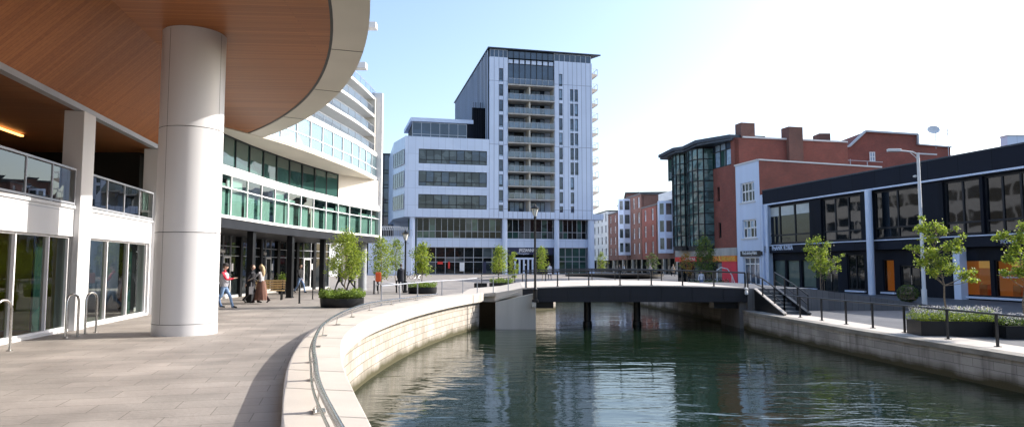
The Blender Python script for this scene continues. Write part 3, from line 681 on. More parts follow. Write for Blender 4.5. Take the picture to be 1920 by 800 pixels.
# balcony: floor edge, balustrades, back glazing, ceiling
q = MB(); q.box(A0, sE1, -.04, .36, 3.083, 3.16); q.build('balcony_floor_edge', M['white_gloss'], NB)
def balustrade(root, a, b, y, z0, z1, nn, gm, fm, rail=.05):
    f = MB()
    f.bar((a, y, z1), (b, y, z1), .06, rail); f.bar((a, y, z0+.05), (b, y, z0+.05), .05, .05)
    for i in range(nn+1): f.box(a+(b-a)*i/nn-.02, a+(b-a)*i/nn+.02, y-.02, y+.02, z0, z1)
    fo = f.build('balustrade', M[fm], root); p = MB()
    for i in range(nn): x0, x1 = a+(b-a)*i/nn+.03, a+(b-a)*(i+1)/nn-.03; p.face([(x0, y+random.uniform(-.005, .005), z0+.09), (x1, y, z0+.09), (x1, y, z1-.05), (x0, y, z1-.05)])
    p.build('glass_panel', M[gm], fo); return fo
balustrade(NB, sP1+.04, sE0-.03, .0, 3.16, 4.08, 4, 'balglass', 'gmetal')
balustrade(NB, -6.86, sP0-.03, .0, 3.16, 4.08, 8, 'balglass', 'gmetal')
balustrade(NB, A0, -7.55, .0, 3.16, 4.08, 5, 'balglass', 'gmetal')
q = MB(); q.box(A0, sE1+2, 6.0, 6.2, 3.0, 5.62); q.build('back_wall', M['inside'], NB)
window(NB, A0, sE1+1.5, 3.15, 5.55, 5.9, nc=12, nr=1, fm='dframe', pm='g_dark', fw=.08)
q = MB(); q.box(A0, sE1+1.6, .1, 6.4, 5.64, 5.78); q.build('balcony_ceiling', M['wood_dark'], NB)
q = MB(); q.box(A0, sE1, -.1, .1, 5.62, 5.76); q.build('edge_beam', M['gmetal'], NB)
a_ = NF.hit(0, 243, 3.2)
q = MB(); q.box(-.6, a_[0]+1.1, 3.1, 3.2, 5.56, 5.6); q.build('light_strip', emit('warm_strip_light', (1, .45, .12), 2.2), NB)
q = MB(); q.box(2.2, 2.7, 3.6, 4.1, 3.1, 5.63); q.build('inner_column', M['white_gloss'], NB)
# timber bulkhead rising to the flat soffit
q = MB(); q.face([(A0, -.1, 5.76), (A0, -1.9, 7.4), (sE1+.2, -1.9, 7.4), (sE1+.2, -.1, 5.76)]); q.build('sloping_soffit', M['wood'], NB)
# canopy in world coordinates
def arc(cx, cy, r, y0, y1, n): return [(cx+math.sqrt(r*r-(y-cy)**2), y) for y in [y0+(y1-y0)*i/n for i in range(n+1)]]
RIM = arc(-35.77, 7.84, 33.35, -16, 33.6, 70)
INN = [(x, y) for x, y in offset(RIM, .86)]
INN = [(p[0]+(1.0-(.72+.004*i))*0, p[1]) for i, p in enumerate(INN)]
cb0 = NF.world(A0, -1.9); cb1 = NF.world(sE1+.2, -1.9); ct1 = (-16.2, 33.9)
inv = NB.matrix_basis.copy()
inv = (Matrix.Translation((NF.O.x, NF.O.y, 0)) @ Matrix.Rotation(NF.a, 4, 'Z')).inverted()
def inNB(mb, name, m, **k):
    mb.v = [tuple(inv @ Vector(p)) for p in mb.v]; return mb.build(name, m, NB, **k)
sof = [(p[0], p[1]) for p in INN if p[1] > -14]+[(-17.5, 33.0), (cb1.x-3.5, cb1.y+2.2), (cb1.x, cb1.y), (cb0.x, cb0.y), (cb0.x, -14)]
q = MB(); q.face([(x, y, 7.4) for x, y in sof]); ob = inNB(q, 'timber_soffit', M['wood'])
q = MB(); q.band(RIM, [p for p in offset(RIM, .83)], 7.37, 8.05)
inNB(q, 'canopy_rim', M['beige'], fix=True)
q = MB()
for i in range(0, 71, 6):
    a, b = RIM[i], offset(RIM, .83)[i]; q.bar((*a, 7.365), (*b, 7.365), .012, .012)
inNB(q, 'rim_joint', M['inside'])
q = MB(); q.band(offset(RIM, .82), offset(RIM, .9), 7.385, 7.6); inNB(q, 'shadow_gap', M['black'], fix=True)
q = MB(); q.face([(x, y, 8.06) for x, y in [p for p in offset(RIM, .5)]+[(-22, 33), (-22, -16)]]); inNB(q, 'canopy_roof', M['gmetal'])
q = MB(); q.face([(x, y, z) for x, y, z in [(-16.5, 33.2, 5), (-12.8, 24.3, 5), (-12.8, 24.3, 8), (-16.5, 33.2, 8)]]); inNB(q, 'end_wall', M['cream'])
# big round column
q = MB(); cc = (-7.95, 16.75, 0)
prof = [(.735, 0), (.735, .26), (.72, .262), (.72, .27), (.73, .272)]
for z in (2.42, 4.95): prof += [(.73, z), (.722, z+.004), (.722, z+.014), (.73, z+.018)]
prof += [(.73, 7.395)]
q.lathe(prof, cc, 64)
inNB(q, 'column', M['white_gloss'], smooth=True)
for z in (.262, 2.424, 4.954):
    q = MB(); q.lathe([(.728, z), (.7325, z), (.7325, z+.008), (.728, z+.008)], cc, 64); inNB(q, 'column_joint', M['inside'], smooth=True)
for a in (R(-112), R(-10), R(150)):
    q = MB(); n_ = Vector((math.cos(a), math.sin(a), 0)); c3 = Vector(cc)+n_*.7275
    q.bar(c3+Vector((0, 0, .28)), c3+Vector((0, 0, 7.35)), .008, .008, up=tuple(n_)); inNB(q, 'column_seam', M['inside'])

# ================================================================ CURVED BUILDING
CB = empty('curved_building', (-11, 36, 0)); tag(CB, 'curved glass and white render building with sweeping balcony tiers behind the timber canopy', 'building')
def inCB(q, n, m, **k): return absz(q, n, m, CB, **k)
C1 = smooth_curve([(-11.6, 24.4), (-11.42, 26), (-11.3, 29), (-11.2, 32.4), (-10.78, 36.6), (-10.0, 41), (-9.02, 45.4), (-8.95, 46.2)], .4)
C3 = smooth_curve([(-14.2, 24.6), (-13.0, 26.2), (-11.9, 28.2), (-10.9, 31.2), (-10.25, 34.5), (-9.8, 38), (-9.4, 41.5), (-9.15, 46.2)], .4)
def crv(C, d, y0=0, y1=99): return [p for p in offset(C, d) if y0 <= p[1] <= y1]
def slab(C, z0, z1, name, m, back=-24, y0=0): 
    P = [p for p in C if p[1] >= y0]; q = MB(); q.prism(P+[(back, P[-1][1]), (back, P[0][1])], z0, z1)
    o = inCB(q, name, M[m]); bmx = bmesh.new(); bmx.from_mesh(o.data); bmesh.ops.triangulate(bmx, faces=[f for f in bmx.faces if len(f.verts) > 4]); bmx.to_mesh(o.data); bmx.free(); return o
def curved_glazing(C, z0, z1, step, rows, fm, pm, fw=.05, blinds=False, skip=None, proud=.05):
    P = resample(C, step=step)
    for i, (a, b) in enumerate(zip(P[:-1], P[1:])):
        if skip and skip(a): continue
        A = Vector((*a, 0)); B = Vector((*b, 0)); d = (B-A).normalized(); n = Vector((d.y, -d.x, 0))
        f = MB(); f.bar(A+Vector((0, 0, z0)), A+Vector((0, 0, z1)), fw, fw*1.6, up=tuple(n))
        if i == len(P)-2: f.bar(B+Vector((0, 0, z0)), B+Vector((0, 0, z1)), fw, fw*1.6, up=tuple(n))
        for z in [z0+fw/2]+list(rows)+[z1-fw/2]: f.bar(A+Vector((0, 0, z))+d*fw*.5, B+Vector((0, 0, z))-d*fw*.5, fw*1.5, fw)
        fo = inCB(f, 'window', M[fm]); pq = MB(); zs = [z0]+list(rows)+[z1]
        for c, e in zip(zs[:-1], zs[1:]):
            o1, o2 = n*random.uniform(-.006, .006), n*random.uniform(-.006, .006)
            pq.face([A+o1+Vector((0, 0, c)), B+o2+Vector((0, 0, c)), B-o1+Vector((0, 0, e)), A+o2*.5+Vector((0, 0, e))])
        pp = pq.build('pane', M[pm], fo); 
        if blinds:
            bq = MB(); w_ = (B-A).length; k0 = random.choice([.05, .12, .3, .1]); k1 = random.choice([.92, .8, .95, .7]); bt = random.choice([z1-.1, z1-.5, z1-.35]) 
            for (u0, u1, c, e) in ((k0, k1, z0+.06, rows[0]-.06), (k0*.5, min(.97, k1+.1), rows[0]+.06, bt)):
                a1 = A+d*w_*u0-n*.18; b1 = A+d*w_*u1-n*.18; bq.face([a1+Vector((0, 0, c)), b1+Vector((0, 0, c)), b1+Vector((0, 0, e)), a1+Vector((0, 0, e))])
            bq.build('blind', M['mint'], fo)
# tier 1
slab(C1, 5.3, 5.62, 'floor_slab', 'white'); slab(crv(C1, .03), 3.53, 3.6, 'floor_slab', 'white')
slab(crv(C1, .08), 3.14, 3.53, 'dark_fascia', 'dframe')
q = MB(); q.strip(crv(C1, .9), 3.6, 5.3); inCB(q, 'inner_wall', M['inside_t'])
curved_glazing([p for p in offset(C1, .06)], 3.6, 5.3, 1.62, [4.75], 'wmetal', 'clear_teal', blinds=True)
# tier 2 set back, dark mullions, plain wall at the far end
C2 = crv(C1, 1.25, 0, 42.6)
curved_glazing(C2, 5.62, 7.35, 1.55, [], 'dframe', 'g_teal', fw=.06)
q = MB(); q.prism([C2[-1], (-8.98, 46.1), (-24, 46.1), (-24, 42.6)], 5.62, 7.35); inCB(q, 'side_wall', M['beige'])
# tier 3 bright glazing
slab(C3, 7.42, 7.56, 'floor_slab', 'white', y0=22); slab(crv(C3, .04), 7.35, 7.42, 'soffit', 'cream', y0=22)
curved_glazing([p for p in offset(C3, .07) if p[1] > 26], 7.56, 9.02, 1.45, [8.15], 'wmetal', 'g_sky')
slab(C3, 9.02, 9.24, 'floor_slab', 'white', y0=22)
# upper set-back storeys with balconies
zt_ = [9.24, 10.5, 11.8, 13.05]
for i, z in enumerate(zt_):
    C = crv(C3, .10+.03*i)
    if i: slab(C, z-.17, z, 'balcony_slab', 'white', y0=22)
    CBk = [p for p in crv(C, 1.5) if 30 < p[1] < 45]
    if i < 3: curved_glazing(CBk, z, zt_[i+1]-.17, 1.9, [], 'dframe', 'g_teal', fw=.06)
    f = MB(); Cb = [p for p in crv(C, .06) if p[1] > 30]
    f.tube([(*p, z+.52) for p in Cb], .018, 6)
    for p in resample(Cb, step=1.2): f.box(p[0]-.014, p[0]+.014, p[1]-.014, p[1]+.014, z, z+.52)
    fo = inCB(f, 'balustrade', M['gmetal']); g_ = MB(); g_.strip(Cb, z+.04, z+.48); g_.build('glass_panel', M['balglass_b'], fo)
slab(crv(C3, 2.2), 13.05, 14.4, 'roof_storey', 'white', y0=24)
for px_, py_, yy in ((700, 50, 40.0), (681, 125, 40.0)):
    r = ray(px_, py_); t = yy/r.y; p = Vector((0, 0, CH))+r*t
    q = MB(); q.box(p.x-4, p.x+.2, p.y-.3, p.y+.3, p.z-.16, p.z+.2); inCB(q, 'roof_fin', M['white'], bevel=.02, fix=True)
q = MB(); q.box(-14, -11.6, 39.6, 40.4, 13, 15.8); inCB(q, 'roof_core', M['white'])
q = MB(); q.box(-11.5, -8.86, 46.0, 46.35, 3.16, 13.4); inCB(q, 'end_fin', M['white'])
q = MB(); q.box(-24, -9.3, 45.7, 46.0, 9.24, 13.0); inCB(q, 'side_wall', M['beige'])
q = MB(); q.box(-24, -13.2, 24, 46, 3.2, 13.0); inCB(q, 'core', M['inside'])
# ground floor columns
for x, y in ((-11.55, 26.5), (-11.6, 30.4), (-11.32, 34.95), (-11.05, 39.9)):
    q = MB(); q.box(x-.14, x+.14, y-.17, y+.17, 0, 3.17); q.box(x-.17, x+.17, y-.2, y+.2, 0, .05); inCB(q, 'column', M['black'], bevel=.015, fix=True)
q = MB(); q.lathe([(.3, 0), (.3, .08), (.27, .1), (.27, 3.17)], (-9.95, 45.6, 0), 20); inCB(q, 'column', M['greycloth'], smooth=True)
# shopfront
SFC = [(-13.6, 24.4), (-14.3, 33), (-14.6, 42.6), (-13.2, 49.5)]
def shopfront(a, b, nb, doors=(), signs={}):
    F = Frame(a, math.atan2(b[1]-a[1], b[0]-a[0])); Lh = math.dist(a, b)
    rt = empty('shopfront', (0, 0, 0)); rt.parent = CB; rt.matrix_parent_inverse = Matrix.Translation(-Vector(CB.location)); rt.location = (F.O.x, F.O.y, 0); rt.rotation_euler.z = F.a
    rt['label'] = None if False else 'dark glazed shopfront bays'
    q = MB(); q.box(0, Lh, .25, .4, 0, 3.3); q.build('backing', M['inside'], rt)
    q = MB(); q.box(0, Lh, -.05, .2, 0, .1); q.build('plinth', M['concrete'], rt)
    for k in range(nb):
        x0, x1 = Lh*k/nb+.12, Lh*(k+1)/nb-.12; q = MB(); q.box(x0-.3, x0, -.12, .2, 0, 3.2); q.build('pilaster', M['black'], rt)
        f = MB(); m_ = (x0+x1)/2; xs = [x0, m_-.1, x1] if k not in doors else [x0, x0+.75, x0+1.75, x1]
        for x in xs: f.box(x-.02, x+.02, -.04, .04, .1, 3.2)
        for z in (.12, 2.14, 2.62, 3.18): f.box(x0+.02, x1-.02, -.035, .035, z-.02, z+.02)
        f.build('frame', M['gmetal'], rt)
        p = MB(); p.face([(x0, .03, .1), (x1, .03+random.uniform(-.01, .01), .1), (x1, .03, 3.2), (x0, .03+random.uniform(-.01, .01), 3.2)]); p.build('pane', M['g_dark'], rt)
        if k in doors:
            d = MB(); xa, xb = x0+.78, x0+1.72
            for c in (xa, xb-.07): d.box(c, c+.07, -.06, -.005, .1, 2.08)
            d.box(xa, xb, -.06, -.005, 2.02, 2.1); d.box(xa, xb, -.06, -.005, .1, .22)
            do = d.build('door', M['wmetal'], rt); h = MB(); h.tube([(xb-.16, -.1, .9), (xb-.16, -.1, 1.3)], .015, 6); h.build('handle', M['steel'], do)
            nq = MB(); nq.box(xb+.12, xb+.36, -.045, -.038, 1.35, 1.75); nq.build('notice', M['letters'], rt)
        if k in signs: text(signs[k][0], signs[k][1], x0+.3, 2.26, -.05, rt, M['letters'], bold=.004)
    return rt
shopfront(SFC[0], SFC[1], 3, doors=(), signs={2: ('TERACT', .16)})
s1 = shopfront(SFC[1], SFC[2], 3, doors=(0, 2), signs={0: ('Hopi', .3), 2: ('Heo', .3)})
s2 = shopfront(SFC[2], SFC[3], 3, doors=(1,))
s1['label'] = 'dark glazed shopfront bays with two white framed doors'; s2['label'] = 'dark glazed shopfront bays at the far end beside the round column'
# ================================================================ TOWER
TF = Frame((-4.2, 125.0), R(13))
TW = TF.root('tower_block'); tag(TW, 'tall white panelled tower with a long lower wing, stacked balconies and dark rooftop glazing', 'building')
S, Z = TF.S, TF.Z
sL, sR_, sW = 0.0, S(1113), S(757)
zt = Z(917, 88); zpod = Z(900, 408); zled = Z(1000, 397)
bx0, bx1 = S(952), S(1041)
floorz = [Z(996, y) for y in (160, 188, 214, 241, 268, 296, 322, 348.5, 373)]
# main front wall with openings
holes = [(bx0, bx1, Z(996, 397), Z(996, 106))]
win_l = []
for y0, y1 in ((128, 153), (158, 180), (187, 209), (215, 238), (243, 265), (272, 292), (299, 321), (327, 350), (356, 379), (384, 396)):
    win_l.append((S(935.5), S(943), Z(939, y1), Z(939, y0)))
win_m = []
for y0, y1 in ((139, 162), (167, 188), (194, 217), (222, 244), (249, 272), (277, 299), (304, 327), (332, 355), (360, 381), (387, 398)):
    win_m.append((S(1050), S(1056.5), Z(1053, y1), Z(1053, y0)))
win_r = []
for i, (y0, y1) in enumerate(((168, 191), (195, 218), (223, 246), (250, 273), (278, 300), (305, 328), (333, 356), (361, 382), (387, 399))):
    win_r.append((S(1071), S(1077.5), Z(1078, y1), Z(1078, y0)))
    if i < 6: win_r.append((S(1079.5), S(1086), Z(1078, y1), Z(1078, y0)))
holes += win_l+win_m+win_r
ztop = Z(917, 106)
q = MB(); q.wall(0, sR_, zpod, ztop, 0, .4, holes); q.build('front_wall', M['panel_strip'], TW)
for a in win_l+win_m+win_r: window(TW, *a, .22, nc=1, nr=1, fm='dframe', pm=['g_blue', 'g_blue', 'g_curtain'], fw=.07, rows=[a[2], a[2]+(a[3]-a[2])*.18, a[3]])
# top glazed storey
q = MB(); q.box(.05, sR_-.05, .5, 44, ztop, zt-.3); q.build('roof_storey', M['navy'], TW)
window(TW, .1, bx0, ztop, zt-.3, .3, nc=4, nr=1, fm='gmetal', pm='g_blue', fw=.1)
window(TW, bx1, sR_-.1, ztop, zt-.3, .3, nc=7, nr=1, fm='gmetal', pm='g_blue', fw=.1)
window(TW, bx0+.02, bx1-.02, floorz[0]+.1, zt-.3, .35, fm='dframe', pm='g_blue', fw=.12, nc=8, rows=[floorz[0]+.1, Z(996, 121), Z(996, 115), zt-.3])
q = MB()
for k in range(8):
    w_ = (bx1-bx0)/8; q.box(bx0+w_*k+.15, bx0+w_*(k+1)-.15, .27, .33, Z(996, 120.5), Z(996, 113.5))
q.build('spandrel_panel', M['panel'], TW)
q = MB(); q.prism([(-.3, -.12), (sR_+1.8, -.12), (sR_+.4, 3), (sR_+.4, 45), (-.3, 45)], zt-.22, zt); q.build('roof', M['leadroof'], TW)
# body and slatted dark left flank
q = MB(); q.box(.02, sR_, .4, .42, zpod, ztop); q.box(bx1+.3, sR_, .42, 44, zpod, ztop); q.box(.1, bx0-.3, .42, 44, zpod, ztop); q.box(bx0-.3, bx1+.3, 3.2, 44, zpod, ztop); 
q = MB(); q.box(bx1+.4, sR_, .45, 44, zpod, ztop); q.box(.1, bx0-.4, .45, 44, zpod, ztop); q.box(bx0-.4, bx1+.4, 3.0, 44, zpod, ztop); q.build('body', M['white_b'], TW)
q = MB(); q.box(-.12, .08, .6, 44, 14, zt-.35); q.build('slatted_flank', M['navy'], TW)
q = MB()
for k in range(30): q.box(-.25, -.12, .9+k*1.45, 1.05+k*1.45, 18, zt-.4)
q.build('flank_fins', M['white_b'], TW)
# recessed bay: back glazing, soffits, balconies
fl = floorz+[Z(996, 398)]
for i in range(9):
    zz_, zb_ = floorz[i], (floorz[i+1] if i < 8 else Z(996, 397))
    b = MB(); b.box(bx0+.02, bx1-.02, -.25, 2.95, zz_-.24, zz_); bo = b.build('balcony', M['concrete'], TW)
    f = MB(); f.bar((bx0+.1, -.2, zz_+1.05), (bx1-.1, -.2, zz_+1.05), .05, .05)
    for k in range(9): x = bx0+.12+(bx1-bx0-.24)*k/8; f.box(x-.02, x+.02, -.22, -.18, zz_, zz_+1.05)
    f.build('rail', M['gmetal'], bo)
    g_ = MB(); g_.face([(bx0+.1, -.19, zz_+.08), (bx1-.1, -.19, zz_+.08), (bx1-.1, -.19, zz_+1.0), (bx0+.1, -.19, zz_+1.0)]); g_.build('glass_panel', M['balglass_b'], bo)
    mid_ = bx0+(bx1-bx0)*.47
    d = MB(); d.box(mid_-.12, mid_+.12, .1, 2.9, zb_, zz_-.24); d.build('party_wall', M['cream'], bo)
    for a, c in ((bx0+.05, mid_-.5), (mid_+.2, bx1-1.2)):
        window(bo, a, c, zb_+.02, zz_-.28, 2.8, nc=4, nr=1, fm='dframe', pm=['g_blue', 'g_curtain', 'g_curtain', 'g_curtain', 'g_dark'], fw=.08)
q = MB(); q.box(bx0-.01, bx0+.01, .4, 3.0, zpod+1, floorz[0]); q.box(bx1-.01, bx1+.01, .4, 3.0, zpod+1, floorz[0]); q.build('bay_side', M['beige'], TW)
# corner balconies on the sunny right side
for y in (135, 163, 190.5, 218, 246, 274, 301, 328, 356, 383):
    z = Z(1113, y)-.2; b = MB(); b.prism([(sR_, .5), (sR_+1.55, 1.0), (sR_+1.55, 6), (sR_, 6)], lambda x, y: z-.22-.75*(1-(x-sR_)/1.55), z); bo = b.build('side_balcony', M['soffit_brown'], TW)
    f = MB(); f.bar((sR_+1.5, 1.0, z+1.05), (sR_+1.5, 5.9, z+1.05), .09, .09); f.bar((sR_, .55, z+1.05), (sR_+1.5, 1.0, z+1.05), .09, .09)
    for t in range(4): f.box(sR_+1.46, sR_+1.54, 1.0+t*1.6, 1.08+t*1.6, z, z+1.05)
    f.box(sR_+.6, sR_+.64, .9, .94, z, z+1.05); f.build('rail', M['gmetal'], bo)
# wing
zw = Z(913, 261); wl = sW; yb = 26
ws = []
for (ya, yc) in ((281, 308), (321.5, 349.5), (365, 391.5)): ws.append((S(783), S(912.5), Z(848, yc), Z(848, ya)))
q = MB(); q.wall(wl, -.02, zpod, zw, 0, .4, ws); q.build('wing_front', M['panel'], TW)
for a in ws: window(TW, *a, .25, nc=9, nr=1, fm='dframe', pm=['g_office', 'g_office', 'g_office', 'g_blue'], fw=.09, rows=[a[2], a[2]+.75, a[3]], label='long ribbon window of nine panes')
q = MB(); q.box(S(783), S(912), .35, .4, zpod, zw); q.prism([(wl+.02, .41), (-.05, .41), (-.05, yb), (wl-1.6, yb), (wl-1.6, 7.4)], zpod+.02, zw-.02); wb = q.build('wing_body', M['panel'], TW)
ang = math.atan2(8.0-.0, -3.22)
for (ya, yc) in ((281, 308), (321.5, 349.5), (365, 391.5)):
    rt = empty('side_window', (wl-.06, .6, 0)); rt.parent = TW; rt.rotation_euler.z = math.atan2(7.6, -3.2)+math.pi; rt.location = (wl-1.62, 7.4, 0); rt.rotation_euler.z = math.atan2(-7.4, 1.6)
    z0, z1 = Z(770, yc)+.15, Z(770, ya)+.15; Lw = 7.0
    f = MB()
    for k in range(6): f.box(.2+Lw*k/5-.04, .2+Lw*k/5+.04, -.12, .0, z0, z1)
    for z in (z0, z1): f.box(.2, .2+Lw, -.13, .0, z-.05, z+.05)
    f.build('frame', M['gmetal'], rt); p = MB(); p.face([(.2, -.07, z0), (.2+Lw, -.07, z0), (.2+Lw, -.07, z1), (.2, -.07, z1)]); p.build('pane', M['g_office'], rt)
# penthouse of the wing
px0, px1 = S(768, 3), S(884, 3)
zp = Z(826, 223, 3)
q = MB(); q.box(px0+.3, px1, 3.2, 14, zw-.3, zp-.6); q.build('penthouse', M['navy'], TW)
window(TW, px0+.2, px1-1.0, zw, zp-.8, 3.0, nc=6, nr=1, fm='gmetal', pm='g_blue', fw=.1, rows=[zw, zw+1.0, zp-.8])
q = MB(); q.prism([(px0-.1, 2.7), (px1+.2, 2.7), (px1+.2, 15), (px0-.5, 15)], zp-.7, zp); q.build('penthouse_roof', M['white_b'], TW)
q = MB(); q.box(px1, 0, 3, 3.3, zw-.2, zw+6.5); 
for k in range(9): q.box(px1+.2+k*.33, px1+.26+k*.33, 2.8, 3.0, zw-.2, zw+7.5)
q.build('louvre_screen', M['navy'], TW)
# overhanging ledge, podium
q = MB(); q.prism([(wl, -.02), (sR_, -.02), (sR_+1.9, -.0), (sR_+2.2, 1.2), (sR_+2.2, 12), (wl-1.6, 12), (wl-1.6, 7.4)], zpod-.02, zpod+1.15 if False else zpod+.02); 
q.box(sR_+.01, sR_+2.1, -.0, 12, zpod+.02, Z(1120, 401)); q.build('overhang', M['panel'], TW)
zb0, zb1 = Z(850, 462.5), Z(850, 446)
q = MB(); q.box(S(782), sR_, 1.2, 1.6, zb0, zb1); q.build('spandrel_band', M['panel'], TW)
q = MB(); q.box(S(770), sR_, 6, 7, 0, zpod); q.box(S(770), sR_, 1.6, 6, zb0, zb1); q.build('core', M['inside_t'], TW)
cols_ = [S(773), S(948), S(1046), S(1110)]
for x in cols_:
    q = MB(); q.lathe([(.5, 0), (.5, zpod)], (x, .75, 0), 20); q.build('column', M['white_b'], TW, smooth=True)
q = MB(); q.box(sR_-.6, sR_+.3, .3, 5, 0, zpod); q.build('corner_pier', M['white_b'], TW)
z2 = zpod-.0
xs = [S(782), S(943), S(1041), S(1105)]
for i, (a, b) in enumerate(zip([S(782), S(953), S(1051)], [S(943), S(1041), S(1104)])):
    zA = zb1; window(TW, a, b, zA, z2-.05, 1.4, fm='gmetal', pm=['g_office', 'g_dark', 'g_dark', 'g_teal'], fw=.08, nc=(14, 8, 6)[i], rows=[zA, zA+1.3, z2-.05], label='first floor glazing above the white band')
# ground glazing
window(TW, S(782), S(943), 0.02, zb0, 1.5, fm='gmetal', pm=['g_dark', 'g_office', 'g_dark'], fw=.1, nc=9, rows=[.02, zb0-2.7, zb0-1.9, zb0], name='shop_window', label='tall ground floor shop glazing left of the dark entrance')
window(TW, S(1051), S(1104), 0.02, zb0, 1.5, fm='gmetal', pm='g_teal', fw=.1, nc=4, rows=[.02, zb0-2.6, zb0-1.7, zb0], name='shop_window', label='tall ground floor glazing at the right corner')
q = MB(); q.box(S(953), S(1041), 1.25, 1.6, Z(996, 477), zb0); q.build('sign_fascia', M['bluesign'], TW)
text('JFEZIANNA', .85, S(976), Z(996, 471.5), 1.2, TW, M['letters'], sx=.72, bold=.015)
text('Temangstilor', .5, S(972), Z(996, 476.3), 1.2, TW, M['white_b'], sx=.9)
window(TW, S(953), S(968), 0.02, Z(996, 478), 1.5, fm='gmetal', pm='g_dark', nc=1, name='shop_window')
window(TW, S(1003), S(1041), 0.02, Z(996, 478), 1.5, fm='dframe', pm='g_dark', nc=4, name='shop_window')
q = MB(); d0, d1 = S(969), S(1002)
for k in range(5): x = d0+(d1-d0)*k/4; q.box(x-.16, x+.16, 1.3, 1.45, 0, Z(996, 485))
q.box(d0-.2, d1+.2, 1.25, 1.45, Z(996, 486), Z(996, 482.5)); do = q.build('entrance_doors', M['white_b'], TW)
q = MB(); q.face([(d0, 1.42, .05), (d1, 1.42, .05), (d1, 1.42, Z(996, 486)), (d0, 1.42, Z(996, 486))]); q.build('pane', M['g_dark'], do)
q = MB(); q.box(S(986.5), S(989.5), 1.27, 1.3, Z(987, 497), Z(987, 495)); q.build('notice', M['letters'], do)
for a, b, c, d, m_ in ((822, 832, 490, 495, 'redsign'), (842, 845.5, 490, 503, 'redsign'), (864, 873, 492, 508, 'letters'), (908, 914, 490, 512, 'bluesign')):
    q = MB(); q.box(S(a), S(b), 1.3, 1.36, Z(a, d), Z(a, c)); q.build('poster', M[m_], TW)

# left blocks beyond
BB = Frame((-30.5, 150), R(6)); bb = BB.root('office_block'); tag(bb, 'dark blue glass office block partly hidden between the curved building and the white wing', 'building')
x0, x1 = BB.S(700), BB.S(737); zz1 = BB.Z(720, 287)
q = MB(); q.box(x0-6, x1, .3, 20, 0, zz1); q.build('body', M['navy'], bb)
rows_ = [BB.Z(720, y) for y in (432, 405, 398, 380, 374, 352, 346, 325, 319, 289)]
window(bb, x0-6, x1, rows_[0], rows_[-1], .1, fm='dframe', pm=['g_blue', 'g_blue', 'g_office'], nc=9, fw=.16, rows=rows_)
WB = Frame((-25.2, 137), R(8)); wb_ = WB.root('white_block'); tag(wb_, 'narrow white panelled block between the blue glass block and the white wing', 'building')
q = MB(); q.wall(WB.S(737), WB.S(757)+3, 0, WB.Z(745, 267), 0, .4, [(WB.S(745), WB.S(751), WB.Z(748, 321), WB.Z(748, 297)), (WB.S(745), WB.S(751), WB.Z(748, 362), WB.Z(748, 344))]); q.box(WB.S(737)+.1, WB.S(757)+3, .41, 14, 0, WB.Z(745, 267)-.1); q.build('wall', M['panel'], wb_)
for ya, yc in ((297, 321), (344, 362)): window(wb_, WB.S(745), WB.S(751), WB.Z(748, yc), WB.Z(748, ya), .2, nc=2, fm='dframe', pm='g_blue')
# terrace wall
TR = Frame((-24, 112), R(4)); tr = TR.root('terrace_wall'); tag(tr, 'plain pale blue terrace wall with a balustrade on top, left of the round white tower columns', 'wall')
zt_w = TR.Z(740, 444)
q = MB(); q.box(TR.S(690), TR.S(772), 0, .4, 0, zt_w); q.box(TR.S(690), TR.S(772), -.06, .46, zt_w, zt_w+.12); q.build('wall', M['panel'], tr)
f = MB(); f.bar((TR.S(690), .2, TR.Z(740, 431)), (TR.S(772), .2, TR.Z(740, 431)), .07, .06)
n_ = 24
for k in range(n_+1): x = TR.S(690)+(TR.S(772)-TR.S(690))*k/n_; f.box(x-.03, x+.03, .17, .23, zt_w+.12, TR.Z(740, 431))
f.build('balustrade', M['gmetal'], tr)
q = MB()
for k in range(17):
    x = TR.S(704)+k*.3; q.bar((x, 2.5, TR.Z(740, 430)), (x+.16, 2.5, TR.Z(740, 423.5)), .12, .12)
q.bar((TR.S(704), 2.5, TR.Z(740, 423)), (TR.S(746), 2.5, TR.Z(740, 423)), .12, .12); q.build('white_lattice', M['white'], tr)

# ================================================================ RIGHT SIDE: black shops, white building, brick building (one street line)
KF = Frame((25.8, 70), math.atan2(-.9742, .2256))
S, Z = KF.S, KF.Z; GZ = -.7
def zz(px, py): return KF.Z(px, py)
BK_ = KF.root('shop_building'); tag(BK_, 'long two storey black clad shop building with big reflecting upper windows and white columns', 'building')
zr_, ztr = 9.25, zz(1600, 361)
x_end = 78
q = MB(); q.box(0, x_end, -.02, .35, ztr+.12, zr_); q.build('roof_fascia', M['navy_panel'], BK_)
q = MB(); q.box(0, x_end, -.06, .4, zr_, zr_+.1); q.build('parapet_cap', M['leadroof'], BK_)
q = MB(); q.box(-.02, x_end, -.1, .34, ztr-.02, ztr+.11); q.build('white_trim', M['white_b'], BK_)
uz0, uz1 = zz(1500, 456), ztr-.1
zones = [(1438, 1524, 3), (1546, 1621, 3), (1644, 1736, 2), (1778, 1848, 2), (1854, 1960, 3)]
zo = [(S(a, .3), S(b, .3), n) for a, b, n in zones]+[(S(1960)+1.2+k*5.4, S(1960)+1.2+k*5.4+4.6, 3) for k in range(8)]
q = MB(); q.wall(0, x_end, uz0, uz1, .1, .5, [(a, b, uz0+.05, uz1-.05) for a, b, n in zo]); q.build('upper_wall', M['navy'], BK_)
for i, (a, b, n) in enumerate(zo):
    window(BK_, a, b, uz0+.05, uz1-.05, .35, nc=n, fm='dframe', pm=['g_black'] if i else ['g_black'], fw=.14, rows=[uz0+.05, uz0+.05+(uz1-uz0)*.22, uz1-.05], tilt=.012)
q = MB()
for a, b, n in zo[:1]:
    for k in range(3): w_ = (b-a)/3; q.box(a+w_*k+.2, a+w_*(k+1)-.2, .33, .345, uz1-1.1, uz1-.2)
q.build('blind', M['blindw'], BK_)
